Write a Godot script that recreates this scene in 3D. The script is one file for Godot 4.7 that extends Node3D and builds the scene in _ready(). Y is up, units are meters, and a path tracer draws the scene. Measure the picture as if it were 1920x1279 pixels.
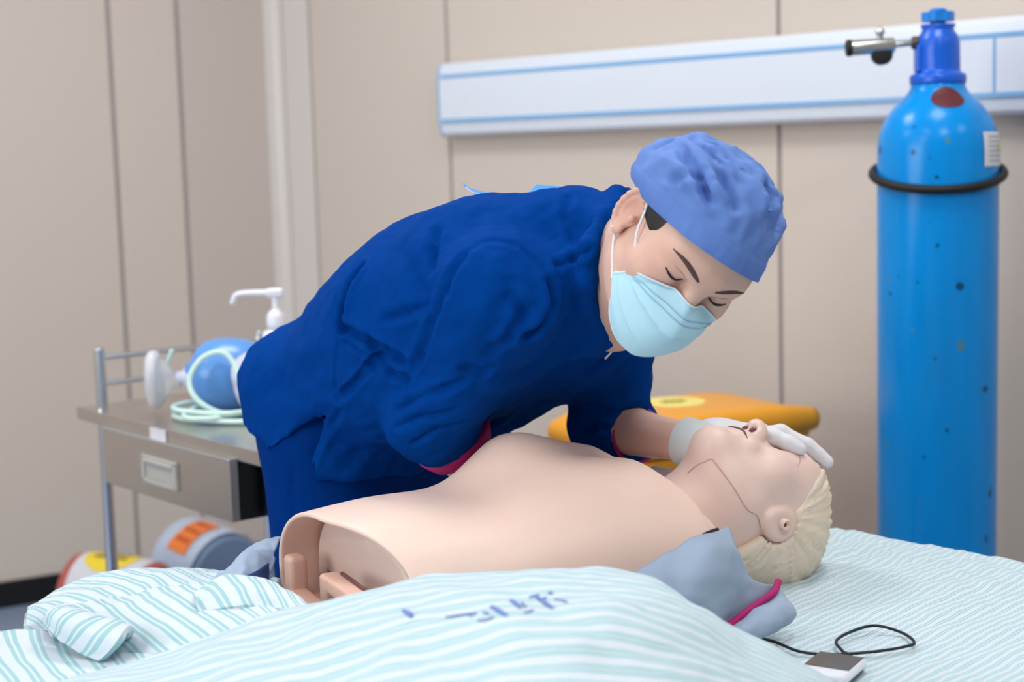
extends Node3D

var M := {}
var taken := {}

# ---------------------------------------------------------------- scene tree
func numbered(called: String) -> String:
	var k: int = taken.get(called, 0)
	taken[called] = k + 1
	return called if k == 0 else "%s_%03d" % [called, k]

func thing(called: String, label: String, category: String, at := Vector3.ZERO, turn := 0.0, group := "") -> Node3D:
	var o := Node3D.new()
	o.name = numbered(called)
	add_child(o, true)
	o.position = at
	o.rotation.y = turn
	o.set_meta("label", label)
	o.set_meta("category", category)
	if group:
		o.set_meta("group", group)
	return o

func structure(called: String, label := "") -> Node3D:
	var o := Node3D.new()
	o.name = numbered(called)
	o.set_meta("kind", "structure")
	if label:
		o.set_meta("label", label)
	add_child(o, true)
	return o

func part(called: String, mesh: Mesh, mat: Material, parent: Node, at := Vector3.ZERO, rot := Vector3.ZERO, label := "") -> MeshInstance3D:
	var o := MeshInstance3D.new()
	o.name = called
	o.mesh = mesh
	o.material_override = mat
	o.position = at
	o.rotation = rot
	if label:
		o.set_meta("label", label)
	parent.add_child(o, true)
	return o

# ---------------------------------------------------------------- materials
func mat(key: String, c: Color, rough := 0.6, metal := 0.0) -> StandardMaterial3D:
	var m := StandardMaterial3D.new()
	m.resource_name = key
	m.albedo_color = c
	m.roughness = rough
	m.metallic = metal
	m.cull_mode = BaseMaterial3D.CULL_DISABLED
	M[key] = m
	return m

func noise_tex(freq: float, octaves: int, seed_: int, size := 512, normal := false, strength := 4.0, ramp: Gradient = null) -> NoiseTexture2D:
	var n := FastNoiseLite.new()
	n.seed = seed_
	n.frequency = freq
	n.noise_type = FastNoiseLite.TYPE_SIMPLEX_SMOOTH
	n.fractal_octaves = octaves
	var t := NoiseTexture2D.new()
	t.width = size
	t.height = size
	t.seamless = true
	t.noise = n
	t.as_normal_map = normal
	t.bump_strength = strength
	if ramp:
		t.color_ramp = ramp
	return t

func relief(m: StandardMaterial3D, tex: Texture2D, scale: float, amount: float) -> void:
	m.normal_enabled = true
	m.normal_texture = tex
	m.normal_scale = amount
	m.uv1_triplanar = true
	m.uv1_scale = Vector3.ONE * scale

# ---------------------------------------------------------------- mesh helpers
func build(V: PackedVector3Array, I: PackedInt32Array, UV := PackedVector2Array(), C := PackedColorArray()) -> ArrayMesh:
	var N := normals(V, I)
	var a := []
	a.resize(Mesh.ARRAY_MAX)
	a[Mesh.ARRAY_VERTEX] = V
	a[Mesh.ARRAY_NORMAL] = N
	a[Mesh.ARRAY_INDEX] = I
	if UV.size() == V.size():
		a[Mesh.ARRAY_TEX_UV] = UV
	if C.size() == V.size():
		a[Mesh.ARRAY_COLOR] = C
	var m := ArrayMesh.new()
	m.add_surface_from_arrays(Mesh.PRIMITIVE_TRIANGLES, a)
	return m

func normals(V: PackedVector3Array, I: PackedInt32Array) -> PackedVector3Array:
	var N := PackedVector3Array()
	N.resize(V.size())
	for t in range(0, I.size(), 3):
		var a := V[I[t]]
		var n := (V[I[t + 2]] - a).cross(V[I[t + 1]] - a)
		N[I[t]] += n
		N[I[t + 1]] += n
		N[I[t + 2]] += n
	for k in N.size():
		N[k] = N[k].normalized() if N[k].length_squared() > 1e-20 else Vector3.UP
	return N

func merge(list: Array) -> Array:   # [[V, I], ...] -> [V, I]
	var V := PackedVector3Array()
	var I := PackedInt32Array()
	for e in list:
		var o := V.size()
		V.append_array(e[0])
		for k in e[1]:
			I.append(k + o)
	return [V, I]

func moved(e: Array, t: Transform3D) -> Array:
	return [t * (e[0] as PackedVector3Array), e[1]]

func grid_index(nu: int, nv: int, cu: bool, cv: bool, flip := false) -> PackedInt32Array:
	var I := PackedInt32Array()
	var eu := nu if cu else nu - 1
	var ev := nv if cv else nv - 1
	for j in ev:
		for i in eu:
			var a := j * nu + i
			var b := j * nu + (i + 1) % nu
			var c := ((j + 1) % nv) * nu + (i + 1) % nu
			var d := ((j + 1) % nv) * nu + i
			I.append_array(PackedInt32Array([a, b, c, a, c, d] if not flip else [a, c, b, a, d, c]))
	return I

# profile: Vector2(radius, height) from bottom to top
func lathe(profile: PackedVector2Array, segs := 40) -> Array:
	var V := PackedVector3Array()
	for p in profile:
		for i in segs:
			var t := TAU * i / segs
			V.append(Vector3(p.x * cos(t), p.y, p.x * sin(t)))
	return [V, grid_index(segs, profile.size(), true, false, false)]

func lathe_mesh(profile: Array, segs := 40) -> ArrayMesh:
	# sharp profile corners: doubled points give hard edges
	var e := lathe(PackedVector2Array(profile), segs)
	return build(e[0], e[1])

func smooth_path(pts: Array, per := 8, closed := false) -> PackedVector3Array:
	var out := PackedVector3Array()
	var n := pts.size()
	var last := n if closed else n - 1
	for k in last:
		var p0: Vector3 = pts[(k - 1 + n) % n] if closed or k > 0 else pts[0] * 2.0 - pts[1]
		var p1: Vector3 = pts[k]
		var p2: Vector3 = pts[(k + 1) % n]
		var p3: Vector3 = pts[(k + 2) % n] if closed or k + 2 < n else pts[n - 1] * 2.0 - pts[n - 2]
		for j in per:
			out.append(p1.cubic_interpolate(p2, p0, p3, float(j) / per))
	if not closed:
		out.append(pts[n - 1])
	return out

# a tube along points; r may be a float or an Array of radii spread along the path; flat squashes it across `up`
func tube(path: PackedVector3Array, r, segs := 10, closed := false, squash := 1.0, up0 := Vector3.UP) -> Array:
	var V := PackedVector3Array()
	var n := path.size()
	var side := Vector3.ZERO
	for k in n:
		var f := (path[(k + 1) % n if closed else mini(k + 1, n - 1)] - path[(k - 1 + n) % n if closed else maxi(k - 1, 0)]).normalized()
		if k == 0:
			side = f.cross(up0)
			if side.length() < 0.01:
				side = f.cross(Vector3.RIGHT)
		side = (side - f * side.dot(f)).normalized()
		var up := side.cross(f)
		var rr: float
		if r is Array:
			var x: float = float(k) / (n - 1) * (r.size() - 1)
			var x0 := int(floor(x))
			rr = lerpf(r[x0], r[mini(x0 + 1, r.size() - 1)], x - x0)
		else:
			rr = r
		for i in segs:
			var t := TAU * i / segs
			V.append(path[k] + (side * cos(t) + up * sin(t) * squash) * rr)
	var I := grid_index(segs, n, true, closed, true)
	if not closed:
		for e in 2:
			var c := V.size()
			V.append(path[0] if e == 0 else path[n - 1])
			var o := 0 if e == 0 else (n - 1) * segs
			for i in segs:
				var i2 := (i + 1) % segs
				I.append_array(PackedInt32Array([c, o + i2, o + i] if e == 1 else [c, o + i, o + i2]))
	return [V, I]

func tube_mesh(pts: Array, r, segs := 10, per := 8, closed := false, squash := 1.0) -> ArrayMesh:
	var e := tube(smooth_path(pts, per, closed), r, segs, closed, squash)
	return build(e[0], e[1])

func rod(a: Vector3, b: Vector3, r: float, segs := 16) -> Array:
	var d := (b - a).normalized()
	var c := minf(r * 0.25, 0.002)
	var P := PackedVector3Array([a, a + d * c, b - d * c, b])
	return tube(P, [r - c, r, r, r - c], segs)

# box with bevelled edges, centred, every face separate so that the edges stay crisp
func bevel_box(size: Vector3, b: float) -> Array:
	var V := PackedVector3Array()
	var I := PackedInt32Array()
	var h := size / 2.0
	b = minf(b, minf(h.x, minf(h.y, h.z)) * 0.9)
	# rounded by three steps: sphere-like grid on each of the six faces
	var steps := [-1.0, -0.92, -0.62, 0.0, 0.62, 0.92, 1.0]
	for ax in 3:
		for s in [-1.0, 1.0]:
			var o := V.size()
			for j in 8:
				for i in 8:
					var p := Vector3.ZERO
					p[ax] = s * h[ax]
					var u := (ax + 1) % 3
					var v := (ax + 2) % 3
					p[u] = _edge(i, h[u], b)
					p[v] = _edge(j, h[v], b)
					var q := Vector3(clampf(p.x, -h.x + b, h.x - b), clampf(p.y, -h.y + b, h.y - b), clampf(p.z, -h.z + b, h.z - b))
					var dd := p - q
					if dd.length() > 1e-9:
						dd = dd.normalized() * b
					V.append(q + dd)
			var G := grid_index(8, 8, false, false, s > 0.0)
			for k in G:
				I.append(k + o)
	return weld(V, I)

func _edge(i: int, h: float, b: float) -> float:
	match i:
		0: return -h
		1: return -h + b * 0.35
		2: return -h + b * 0.72
		3: return -h + b
		4: return h - b
		5: return h - b * 0.72
		6: return h - b * 0.35
	return h

func weld(V: PackedVector3Array, I: PackedInt32Array) -> Array:
	var at := {}
	var V2 := PackedVector3Array()
	var to := PackedInt32Array()
	for p in V:
		var k := Vector3i((p * 20000.0).round())
		if not at.has(k):
			at[k] = V2.size()
			V2.append(p)
		to.append(at[k])
	var I2 := PackedInt32Array()
	for t in range(0, I.size(), 3):
		var a := to[I[t]]
		var b := to[I[t + 1]]
		var c := to[I[t + 2]]
		if a != b and b != c and a != c:
			I2.append_array(PackedInt32Array([a, b, c]))
	return [V2, I2]

func box_mesh(size: Vector3, b := 0.003) -> ArrayMesh:
	var e := bevel_box(size, b)
	return build(e[0], e[1])

func box(called: String, size: Vector3, at: Vector3, m: Material, parent: Node, b := 0.003, rot := Vector3.ZERO, label := "") -> MeshInstance3D:
	return part(called, box_mesh(size, b), m, parent, at, rot, label)

# a flat closed outline extruded along z (rounded by a small bevel)
func extrude(outline: PackedVector2Array, z0: float, z1: float, bev := 0.002) -> Array:
	var V := PackedVector3Array()
	var I := PackedInt32Array()
	var n := outline.size()
	if Geometry2D.is_polygon_clockwise(outline):
		outline = outline.duplicate()
		outline.reverse()
	var ins := Geometry2D.offset_polygon(outline, -bev)
	var inner: PackedVector2Array = outline
	if ins.size() == 1 and ins[0].size() == n:
		# keep the correspondence by nearest start
		var best := 0
		for k in n:
			if ins[0][k].distance_to(outline[0]) < ins[0][best].distance_to(outline[0]):
				best = k
		inner = PackedVector2Array()
		for k in n:
			inner.append(ins[0][(k + best) % n])
	var rings := [[inner, z0], [outline, z0 + bev], [outline, z1 - bev], [inner, z1]]
	for r in rings:
		for p in r[0]:
			V.append(Vector3(p.x, p.y, r[1]))
	I = grid_index(n, 4, true, false, true)
	var tri := Geometry2D.triangulate_polygon(inner)
	for e in 2:
		var o := V.size()
		for p in inner:
			V.append(Vector3(p.x, p.y, z0 if e == 0 else z1))
		for t in range(0, tri.size(), 3):
			var q := [tri[t], tri[t + 1], tri[t + 2]]
			var cw := (inner[q[1]] - inner[q[0]]).cross(inner[q[2]] - inner[q[0]]) < 0.0
			if cw != (e == 1):
				q = [q[0], q[2], q[1]]
			for k in q:
				I.append(k + o)
	return [V, I]

# Catmull-Rom patch through a grid of control points (rows of equal length); returns [V, I, UV] with UV in metres
func patch(rows: Array, nu: int, nv: int, thick := 0.0, wob := 0.0, wfreq := 18.0, seed_ := 1) -> Array:
	var V := PackedVector3Array()
	var cols: int = rows[0].size()
	var fine := []
	for r in rows:
		var line := PackedVector3Array()
		for i in nu:
			line.append(_cr(r, float(i) / (nu - 1) * (cols - 1)))
		fine.append(line)
	for j in nv:
		var t := float(j) / (nv - 1) * (rows.size() - 1)
		for i in nu:
			var col := []
			for r in fine:
				col.append(r[i])
			V.append(_cr(col, t))
	var I := grid_index(nu, nv, false, false)
	var UV := PackedVector2Array()
	UV.resize(V.size())
	var mj := nv / 2
	var mi := nu / 2
	var us := PackedFloat32Array([0.0])
	for i in range(1, nu):
		us.append(us[i - 1] + V[mj * nu + i].distance_to(V[mj * nu + i - 1]))
	var vs := PackedFloat32Array([0.0])
	for j in range(1, nv):
		vs.append(vs[j - 1] + V[j * nu + mi].distance_to(V[(j - 1) * nu + mi]))
	for j in nv:
		for i in nu:
			UV[j * nu + i] = Vector2(us[i], vs[j])
	if wob > 0.0:
		var N := normals(V, I)
		var f := FastNoiseLite.new()
		f.seed = seed_
		f.frequency = 1.0
		f.fractal_octaves = 3
		for k in V.size():
			V[k] += N[k] * wob * f.get_noise_3dv(Vector3(V[k].x * wfreq, V[k].y * wfreq, V[k].z * wfreq))
	if thick > 0.0:
		var N := normals(V, I)
		var n := V.size()
		for k in n:
			V.append(V[k] - N[k] * thick)
			UV.append(UV[k])
		var back := grid_index(nu, nv, false, false, true)
		for k in back:
			I.append(k + n)
		var rim := []
		for i in nu:
			rim.append(i)
		for j in range(1, nv):
			rim.append(j * nu + nu - 1)
		for i in range(nu - 2, -1, -1):
			rim.append((nv - 1) * nu + i)
		for j in range(nv - 2, 0, -1):
			rim.append(j * nu)
		for k in rim.size():
			var a: int = rim[k]
			var b: int = rim[(k + 1) % rim.size()]
			I.append_array(PackedInt32Array([b, a, a + n, b, a + n, b + n]))
	return [V, I, UV]

func _cr(r, x: float) -> Vector3:
	var n: int = r.size()
	var k := mini(int(floor(x)), n - 2)
	if n == 2:
		return (r[0] as Vector3).lerp(r[1], x)
	var p1: Vector3 = r[k]
	var p2: Vector3 = r[k + 1]
	var p0: Vector3 = r[k - 1] if k > 0 else p1 * 2.0 - p2
	var p3: Vector3 = r[k + 2] if k + 2 < n else p2 * 2.0 - p1
	return p1.cubic_interpolate(p2, p0, p3, x - k)

func patch_mesh(e: Array) -> ArrayMesh:
	return build(e[0], e[1], e[2])

# ---------------------------------------------------------------- signed distance fields, meshed as surface nets
class Prim:
	var t := 0
	var a: Vector3
	var ba: Vector3
	var ib := 0.0
	var ra := 0.0
	var dr := 0.0
	var inv: Basis
	var rad: Vector3
	var rad2: Vector3
	var k := 0.02
	var op := 0        # 0 union, 1 subtract

	func dist(p: Vector3) -> float:
		var pa := p - a
		if t == 0:
			var h := clampf(pa.dot(ba) * ib, 0.0, 1.0)
			return (pa - ba * h).length() - ra - dr * h
		var l := inv * pa
		var k1 := (l / rad2).length()
		if k1 < 1e-6:
			return -minf(rad.x, minf(rad.y, rad.z))
		var k0 := (l / rad).length()
		return k0 * (k0 - 1.0) / k1

func cap(a: Vector3, b: Vector3, ra: float, rb: float, k := 0.02, op := 0) -> Prim:
	var q := Prim.new()
	q.a = a
	q.ba = b - a
	q.ib = 1.0 / maxf(q.ba.length_squared(), 1e-9)
	q.ra = ra
	q.dr = rb - ra
	q.k = k
	q.op = op
	return q

func ell(c: Vector3, rad: Vector3, k := 0.02, rot := Basis(), op := 0) -> Prim:
	var q := Prim.new()
	q.t = 1
	q.a = c
	q.rad = rad
	q.rad2 = rad * rad
	q.inv = rot.inverse()
	q.k = k
	q.op = op
	return q

func chain(pts: Array, rs: Array, k := 0.02) -> Array:
	var out := []
	for i in pts.size() - 1:
		out.append(cap(pts[i], pts[i + 1], rs[i], rs[i + 1], k))
	return out

func field(prims: Array, p: Vector3) -> float:
	var d := 1e3
	for q: Prim in prims:
		var e := q.dist(p)
		if q.op == 0:
			var h := maxf(q.k - absf(d - e), 0.0) / q.k
			d = minf(d, e) - h * h * q.k * 0.25
		else:
			var h := maxf(q.k - absf(d + e), 0.0) / q.k
			d = maxf(d, -e) + h * h * q.k * 0.25
	return d

func nets(prims: Array, lo: Vector3, hi: Vector3, h: float, mod = null) -> Array:
	const B := 5
	var nb := Vector3i(((hi - lo) / (h * B)).ceil())
	var nx := nb.x * B + 1
	var ny := nb.y * B + 1
	var nz := nb.z * B + 1
	var vals := PackedFloat32Array()
	vals.resize(nx * ny * nz)
	vals.fill(99.0)
	var idx := PackedInt32Array()
	idx.resize(nx * ny * nz)
	idx.fill(-1)
	var hd := h * B * 0.87
	var active: Array[Vector3i] = []
	var has_mod: bool = mod != null
	for bz in nb.z:
		for by in nb.y:
			for bx in nb.x:
				var c := lo + Vector3(bx + 0.5, by + 0.5, bz + 0.5) * (h * B)
				var d := field(prims, c)
				var dm: float = mod.call(c, d) if has_mod else d
				if absf(dm) > hd * 1.35 + 0.003:
					continue
				var near := []
				for q: Prim in prims:
					var e := q.dist(c)
					if q.op == 0 and e - d < 2.4 * hd + q.k * 1.2 or q.op == 1 and e < hd * 1.3 + q.k:
						near.append(q)
				active.append(Vector3i(bx, by, bz))
				for k in B + 1:
					for j in B + 1:
						for i in B + 1:
							var at := ((bz * B + k) * ny + by * B + j) * nx + bx * B + i
							if vals[at] > 98.0:
								var p := lo + Vector3(bx * B + i, by * B + j, bz * B + k) * h
								var v := field(near, p)
								vals[at] = mod.call(p, v) if has_mod else v
	var V := PackedVector3Array()
	var off := [0, 1, nx, nx + 1, nx * ny, nx * ny + 1, nx * ny + nx, nx * ny + nx + 1]
	var edges := [0, 1, 2, 3, 4, 5, 6, 7, 0, 2, 1, 3, 4, 6, 5, 7, 0, 4, 1, 5, 2, 6, 3, 7]
	var cells := PackedInt32Array()
	var v8 := PackedFloat32Array()
	v8.resize(8)
	for b in active:
		for k in B:
			for j in B:
				for i in B:
					var at: int = ((b.z * B + k) * ny + b.y * B + j) * nx + b.x * B + i
					var m := 0
					for q in 8:
						v8[q] = vals[at + off[q]]
						if v8[q] < 0.0:
							m |= 1 << q
					if m == 0 or m == 255:
						continue
					var s := Vector3.ZERO
					var cnt := 0
					for e in 12:
						var e0: int = edges[e * 2]
						var e1: int = edges[e * 2 + 1]
						var f0 := v8[e0]
						var f1 := v8[e1]
						if (f0 < 0.0) == (f1 < 0.0):
							continue
						var t := f0 / (f0 - f1)
						s += Vector3(e0 & 1, (e0 >> 1) & 1, e0 >> 2).lerp(Vector3(e1 & 1, (e1 >> 1) & 1, e1 >> 2), t)
						cnt += 1
					idx[at] = V.size()
					cells.append(at)
					V.append(lo + (Vector3(b.x * B + i, b.y * B + j, b.z * B + k) + s / cnt) * h)
	var I := PackedInt32Array()
	var step := [1, nx, nx * ny]
	for at in cells:
		var f0 := vals[at] < 0.0
		for ax in 3:
			var f1: bool = vals[at + step[ax]] < 0.0
			if f0 == f1:
				continue
			var u: int = step[(ax + 1) % 3]
			var w: int = step[(ax + 2) % 3]
			if at - u - w < 0:
				continue
			var a := idx[at]
			var b := idx[at - u]
			var c := idx[at - u - w]
			var d := idx[at - w]
			if b < 0 or c < 0 or d < 0:
				continue
			if f0:
				I.append_array(PackedInt32Array([a, c, b, a, d, c]))
			else:
				I.append_array(PackedInt32Array([a, b, c, a, c, d]))
	return [V, I]

func relax(e: Array, times := 1, amount := 0.5) -> Array:
	var V: PackedVector3Array = e[0]
	var I: PackedInt32Array = e[1]
	for n in times:
		var S := PackedVector3Array()
		S.resize(V.size())
		var C := PackedFloat32Array()
		C.resize(V.size())
		for t in range(0, I.size(), 3):
			for k in 3:
				var a := I[t + k]
				S[a] += V[I[t + (k + 1) % 3]] + V[I[t + (k + 2) % 3]]
				C[a] += 2.0
		for k in V.size():
			if C[k] > 0.0:
				V[k] = V[k].lerp(S[k] / C[k], amount)
	return [V, I]

# every triangle into four
func subdivided(e: Array) -> Array:
	var V: PackedVector3Array = e[0].duplicate()
	var I: PackedInt32Array = e[1]
	var out := PackedInt32Array()
	var mid := {}
	var m := [0, 0, 0]
	for t in range(0, I.size(), 3):
		for k in 3:
			var a := I[t + k]
			var b := I[t + (k + 1) % 3]
			var key := mini(a, b) * 4194304 + maxi(a, b)
			var at: int = mid.get(key, -1)
			if at < 0:
				at = V.size()
				mid[key] = at
				V.append((V[a] + V[b]) * 0.5)
			m[k] = at
		out.append_array(PackedInt32Array([I[t], m[0], m[2], m[0], I[t + 1], m[1], m[2], m[1], I[t + 2], m[0], m[1], m[2]]))
	return [V, out]

# cloth creases: each [a, b, depth, width]; pushes the surface in along the segment and up beside it
func creased(e: Array, list: Array) -> Array:
	var V: PackedVector3Array = e[0]
	var N := normals(V, e[1])
	for k in V.size():
		var p := V[k]
		var move := 0.0
		for c in list:
			var a: Vector3 = c[0]
			var w: float = c[3]
			var ab: Vector3 = c[1] - a
			var reach := w * 4.0 + ab.length()
			if p.distance_squared_to(a) > reach * reach:
				continue
			var t := clampf((p - a).dot(ab) / ab.length_squared(), 0.0, 1.0)
			var d := (p - a - ab * t).length()
			if d > w * 4.0:
				continue
			var fade := 0.35 + 0.65 * sin(PI * clampf(t * 0.8 + 0.1, 0.0, 1.0))
			move += float(c[2]) * fade * (-exp(-d * d / (w * w)) + 0.3 * exp(-pow(d / w - 1.9, 2.0)))
		V[k] = p + N[k] * move
	return [V, e[1]]

# march from outside onto a field
func onto(prims: Array, p: Vector3, dir: Vector3) -> Vector3:
	var best := p
	var bd := 1e9
	for k in 60:
		var d := field(prims, p)
		if absf(d) < bd:
			bd = absf(d)
			best = p
		if absf(d) < 0.0002 or d > bd + 0.1:
			break
		p += dir * d
	return best

func ribbon(path: PackedVector3Array, up: PackedVector3Array, widths: Array, thick: float) -> Array:
	var V := PackedVector3Array()
	var n := path.size()
	for k in n:
		var f := (path[mini(k + 1, n - 1)] - path[maxi(k - 1, 0)]).normalized()
		var s := f.cross(up[k]).normalized()
		var x: float = float(k) / (n - 1) * (widths.size() - 1)
		var x0 := int(floor(x))
		var w: float = lerpf(widths[x0], widths[mini(x0 + 1, widths.size() - 1)], x - x0)
		var u := up[k].normalized()
		V.append(path[k] + s * w - u * thick)
		V.append(path[k] + s * w * 0.7 + u * thick * 0.6)
		V.append(path[k] + u * thick)
		V.append(path[k] - s * w * 0.7 + u * thick * 0.6)
		V.append(path[k] - s * w - u * thick)
	return [V, grid_index(5, n, false, false, true)]

func arc(c: Vector2, r: float, a0: float, a1: float, n := 10) -> PackedVector2Array:
	var out := PackedVector2Array()
	for k in n + 1:
		var t := deg_to_rad(lerpf(a0, a1, float(k) / n))
		out.append(c + Vector2(cos(t), sin(t)) * r)
	return out

const ROOM := Vector3(6.4, 2.65, 5.6)
const BACK_Z := 0.235

func _ready() -> void:
	# ------------------------------------------------------------ camera
	var cam := Camera3D.new()
	cam.name = "camera"
	cam.position = Vector3(4.1174, 1.24, 3.2162)
	cam.rotation = Vector3(deg_to_rad(-6.805), deg_to_rad(44.3656), deg_to_rad(-1.629))
	cam.fov = rad_to_deg(2.0 * atan(639.5 / 3000.0))
	cam.near = 0.05
	cam.far = 40.0
	var att := CameraAttributesPhysical.new()
	att.frustum_focal_length = 56.29
	att.frustum_focus_distance = 1.93
	att.frustum_near = 0.05
	att.frustum_far = 40.0
	att.exposure_aperture = 4.0
	cam.attributes = att
	add_child(cam)
	cam.current = true
	# ------------------------------------------------------------ surroundings and exposure
	var env := Environment.new()
	env.background_mode = Environment.BG_COLOR
	env.background_color = Color(0.02, 0.02, 0.02)
	env.tonemap_mode = Environment.TONE_MAPPER_LINEAR
	env.tonemap_exposure = 0.5
	env.sdfgi_enabled = true
	env.ssao_enabled = true
	env.ssil_enabled = true
	var we := WorldEnvironment.new()
	we.name = "surroundings"
	we.environment = env
	add_child(we)
	# ------------------------------------------------------------ lamps: unseen LED panels in the ceiling, placed to light walls and bed
	materials()
	for q in [[1.5, 1.5, 0.75, "nearest to the corner by the rail end"], [3.0, 1.2, 0.5, "over the head end of the bed"], [4.9, 0.95, 0.3, "by the back wall right of the cylinder"], [0.85, 3.0, 0.35, "above the left wall"], [2.9, 2.9, 0.2, "over the foot of the bed"], [4.3, 2.4, 0.8, "right of the bed"], [2.7, 4.75, 0.75, "above the unseen front window"]]:
		unseen_ceiling_light(Vector3(q[0], ROOM.y, q[1]), q[2], q[3])
	# ------------------------------------------------------------ setting, then things
	room()
	head_rail()
	gas_cylinder()
	waste_bin()
	trolley()
	floor_cases()
	bed()
	manikin()
	nurse()
	cloths()
	small_things()

const LAMP := 4.4
const UNSEEN_WINDOW_ENERGY := 9.5  # strength of the unseen window behind the camera

func unseen_ceiling_light(at: Vector3, share: float, where: String) -> void:
	var o := thing("unseen_ceiling_light", "unseen square white LED panel, placed to light walls and bed from the ceiling " + where, "ceiling light", at, 0.0, "unseen LED panels in the ceiling")
	for s in [[0.3, 0.0], [-0.3, 0.0], [0.0, 0.3], [0.0, -0.3]]:
		box("frame", Vector3(0.62 if s[0] == 0.0 else 0.02, 0.02, 0.02 if s[0] == 0.0 else 0.62), Vector3(s[0], -0.01, s[1]), M.white_paint, o, 0.002)
	box("diffuser", Vector3(0.58, 0.006, 0.58), Vector3(0, -0.006, 0), M.lamp_glow, o, 0.001)
	var l := AreaLight3D.new()
	l.name = "lamp"
	l.area_size = Vector2(0.56, 0.56)
	l.light_color = Color(1.0, 1.0, 1.0)
	l.light_energy = LAMP * share
	l.area_range = 12.0
	l.area_attenuation = 2.0
	l.shadow_enabled = true
	l.position = Vector3(0, -0.016, 0)
	l.rotation.x = -PI / 2
	o.add_child(l)

func materials() -> void:
	var weave := noise_tex(0.12, 3, 5, 512, true, 3.0)
	var fine := noise_tex(0.03, 4, 9, 512, true, 2.0)
	var m := mat("lamp_glow", Color(1, 1, 1), 0.5)
	m.emission_enabled = true
	m.emission = Color(1, 1, 1)
	m.emission_energy_multiplier = 3.0
	mat("white_paint", Color(0.9, 0.9, 0.9), 0.5)
	var wg := mat("unseen_window_glow", Color(1, 1, 1), 0.5)  # glow for the panes of the unseen window
	wg.emission_enabled = true
	wg.emission = Color(0.98, 0.99, 1.0)
	wg.emission_energy_multiplier = 1.5
	mat("ceiling", Color(0.93, 0.93, 0.92), 0.8)
	relief(M.ceiling, fine, 2.0, 0.15)
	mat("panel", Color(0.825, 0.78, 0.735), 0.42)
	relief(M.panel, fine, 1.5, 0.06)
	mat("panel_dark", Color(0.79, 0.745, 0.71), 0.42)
	mat("cove", Color(0.86, 0.83, 0.81), 0.3)
	mat("joint", Color(0.64, 0.61, 0.595), 0.6)
	mat("baseboard", Color(0.05, 0.05, 0.055), 0.4)
	mat("floor", Color(0.52, 0.58, 0.68), 0.35)
	relief(M.floor, fine, 2.0, 0.1)
	mat("rail", Color(0.87, 0.90, 0.945), 0.3)
	mat("rail_stripe", Color(0.50, 0.70, 0.88), 0.4)
	mat("red_plastic", Color(0.75, 0.06, 0.10), 0.35)
	# cylinder paint: blue with chips and scuffs
	var im := Image.create(1024, 1024, false, Image.FORMAT_RGB8)
	im.fill(Color(0.0, 0.56, 0.88))
	var rng := RandomNumberGenerator.new()
	rng.seed = 21
	var soft := FastNoiseLite.new()
	soft.seed = 4
	soft.frequency = 0.012
	for y in 1024:
		for x in 1024:
			var v := soft.get_noise_2d(x, y * 0.4)
			im.set_pixel(x, y, Color(0.0, 0.56 + v * 0.02, 0.88 + v * 0.03))
	for k in 130:
		var c := Vector2(rng.randf() * 1024, rng.randf() * 1024)
		var dark := rng.randf() < 0.7
		var col := Color(0.04, 0.19, 0.30) if dark else Color(0.42, 0.52, 0.52)
		var rx := rng.randf_range(1.5, 7.0) * (1.6 if rng.randf() < 0.2 else 1.0)
		var ry := rx * rng.randf_range(0.35, 0.8)
		for dy in range(-int(ry) - 1, int(ry) + 2):
			for dx in range(-int(rx) - 1, int(rx) + 2):
				if pow(dx / rx, 2) + pow(dy / ry, 2) + soft.get_noise_2d(dx * 30, dy * 30 + k * 50) * 0.6 < 1.0:
					var q := Vector2i((int(c.x) + dx + 1024) % 1024, clampi(int(c.y) + dy, 0, 1023))
					im.set_pixelv(q, im.get_pixelv(q).lerp(col, 0.75))
	mat("cylinder_paint", Color.WHITE, 0.22)
	M.cylinder_paint.metallic_specular = 0.35
	M.cylinder_paint.albedo_texture = ImageTexture.create_from_image(im)
	mat("valve_blue", Color(0.0, 0.36, 0.82), 0.3)
	mat("knob_blue", Color(0.02, 0.50, 0.86), 0.35)
	mat("rubber", Color(0.035, 0.037, 0.045), 0.6)
	mat("chrome", Color(0.82, 0.82, 0.80), 0.16, 1.0)
	mat("steel", Color(0.78, 0.75, 0.72), 0.28, 0.95)
	mat("steel_edge", Color(0.85, 0.87, 0.89), 0.2, 1.0)
	mat("brass", Color(0.35, 0.30, 0.28), 0.4, 0.8)
	mat("maroon", Color(0.36, 0.08, 0.13), 0.5)
	mat("paper", Color(0.86, 0.86, 0.88), 0.8)
	mat("ink", Color(0.52, 0.54, 0.58), 0.8)
	mat("ink_yellow", Color(0.85, 0.80, 0.40), 0.8)
	mat("yellow_plastic", Color(0.95, 0.64, 0.12), 0.35)
	mat("yellow_sticker", Color(0.97, 0.90, 0.50), 0.5)
	mat("sticker_ink", Color(0.60, 0.58, 0.22), 0.6)
	mat("dark_plastic", Color(0.06, 0.07, 0.08), 0.4)
	mat("grey_plastic", Color(0.72, 0.71, 0.68), 0.45)
	mat("white_plastic", Color(0.93, 0.93, 0.96), 0.3)
	M.white_plastic.subsurf_scatter_enabled = true
	M.white_plastic.subsurf_scatter_strength = 0.15
	mat("mask_clear", Color(0.88, 0.88, 0.90, 0.42), 0.3)
	M.mask_clear.transparency = BaseMaterial3D.TRANSPARENCY_ALPHA
	mat("mask_cushion", Color(0.86, 0.86, 0.88, 0.85), 0.3)
	M.mask_cushion.transparency = BaseMaterial3D.TRANSPARENCY_ALPHA
	mat("bag_blue", Color(0.36, 0.59, 0.86), 0.3)
	mat("reservoir", Color(0.84, 0.84, 0.92), 0.4)
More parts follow.
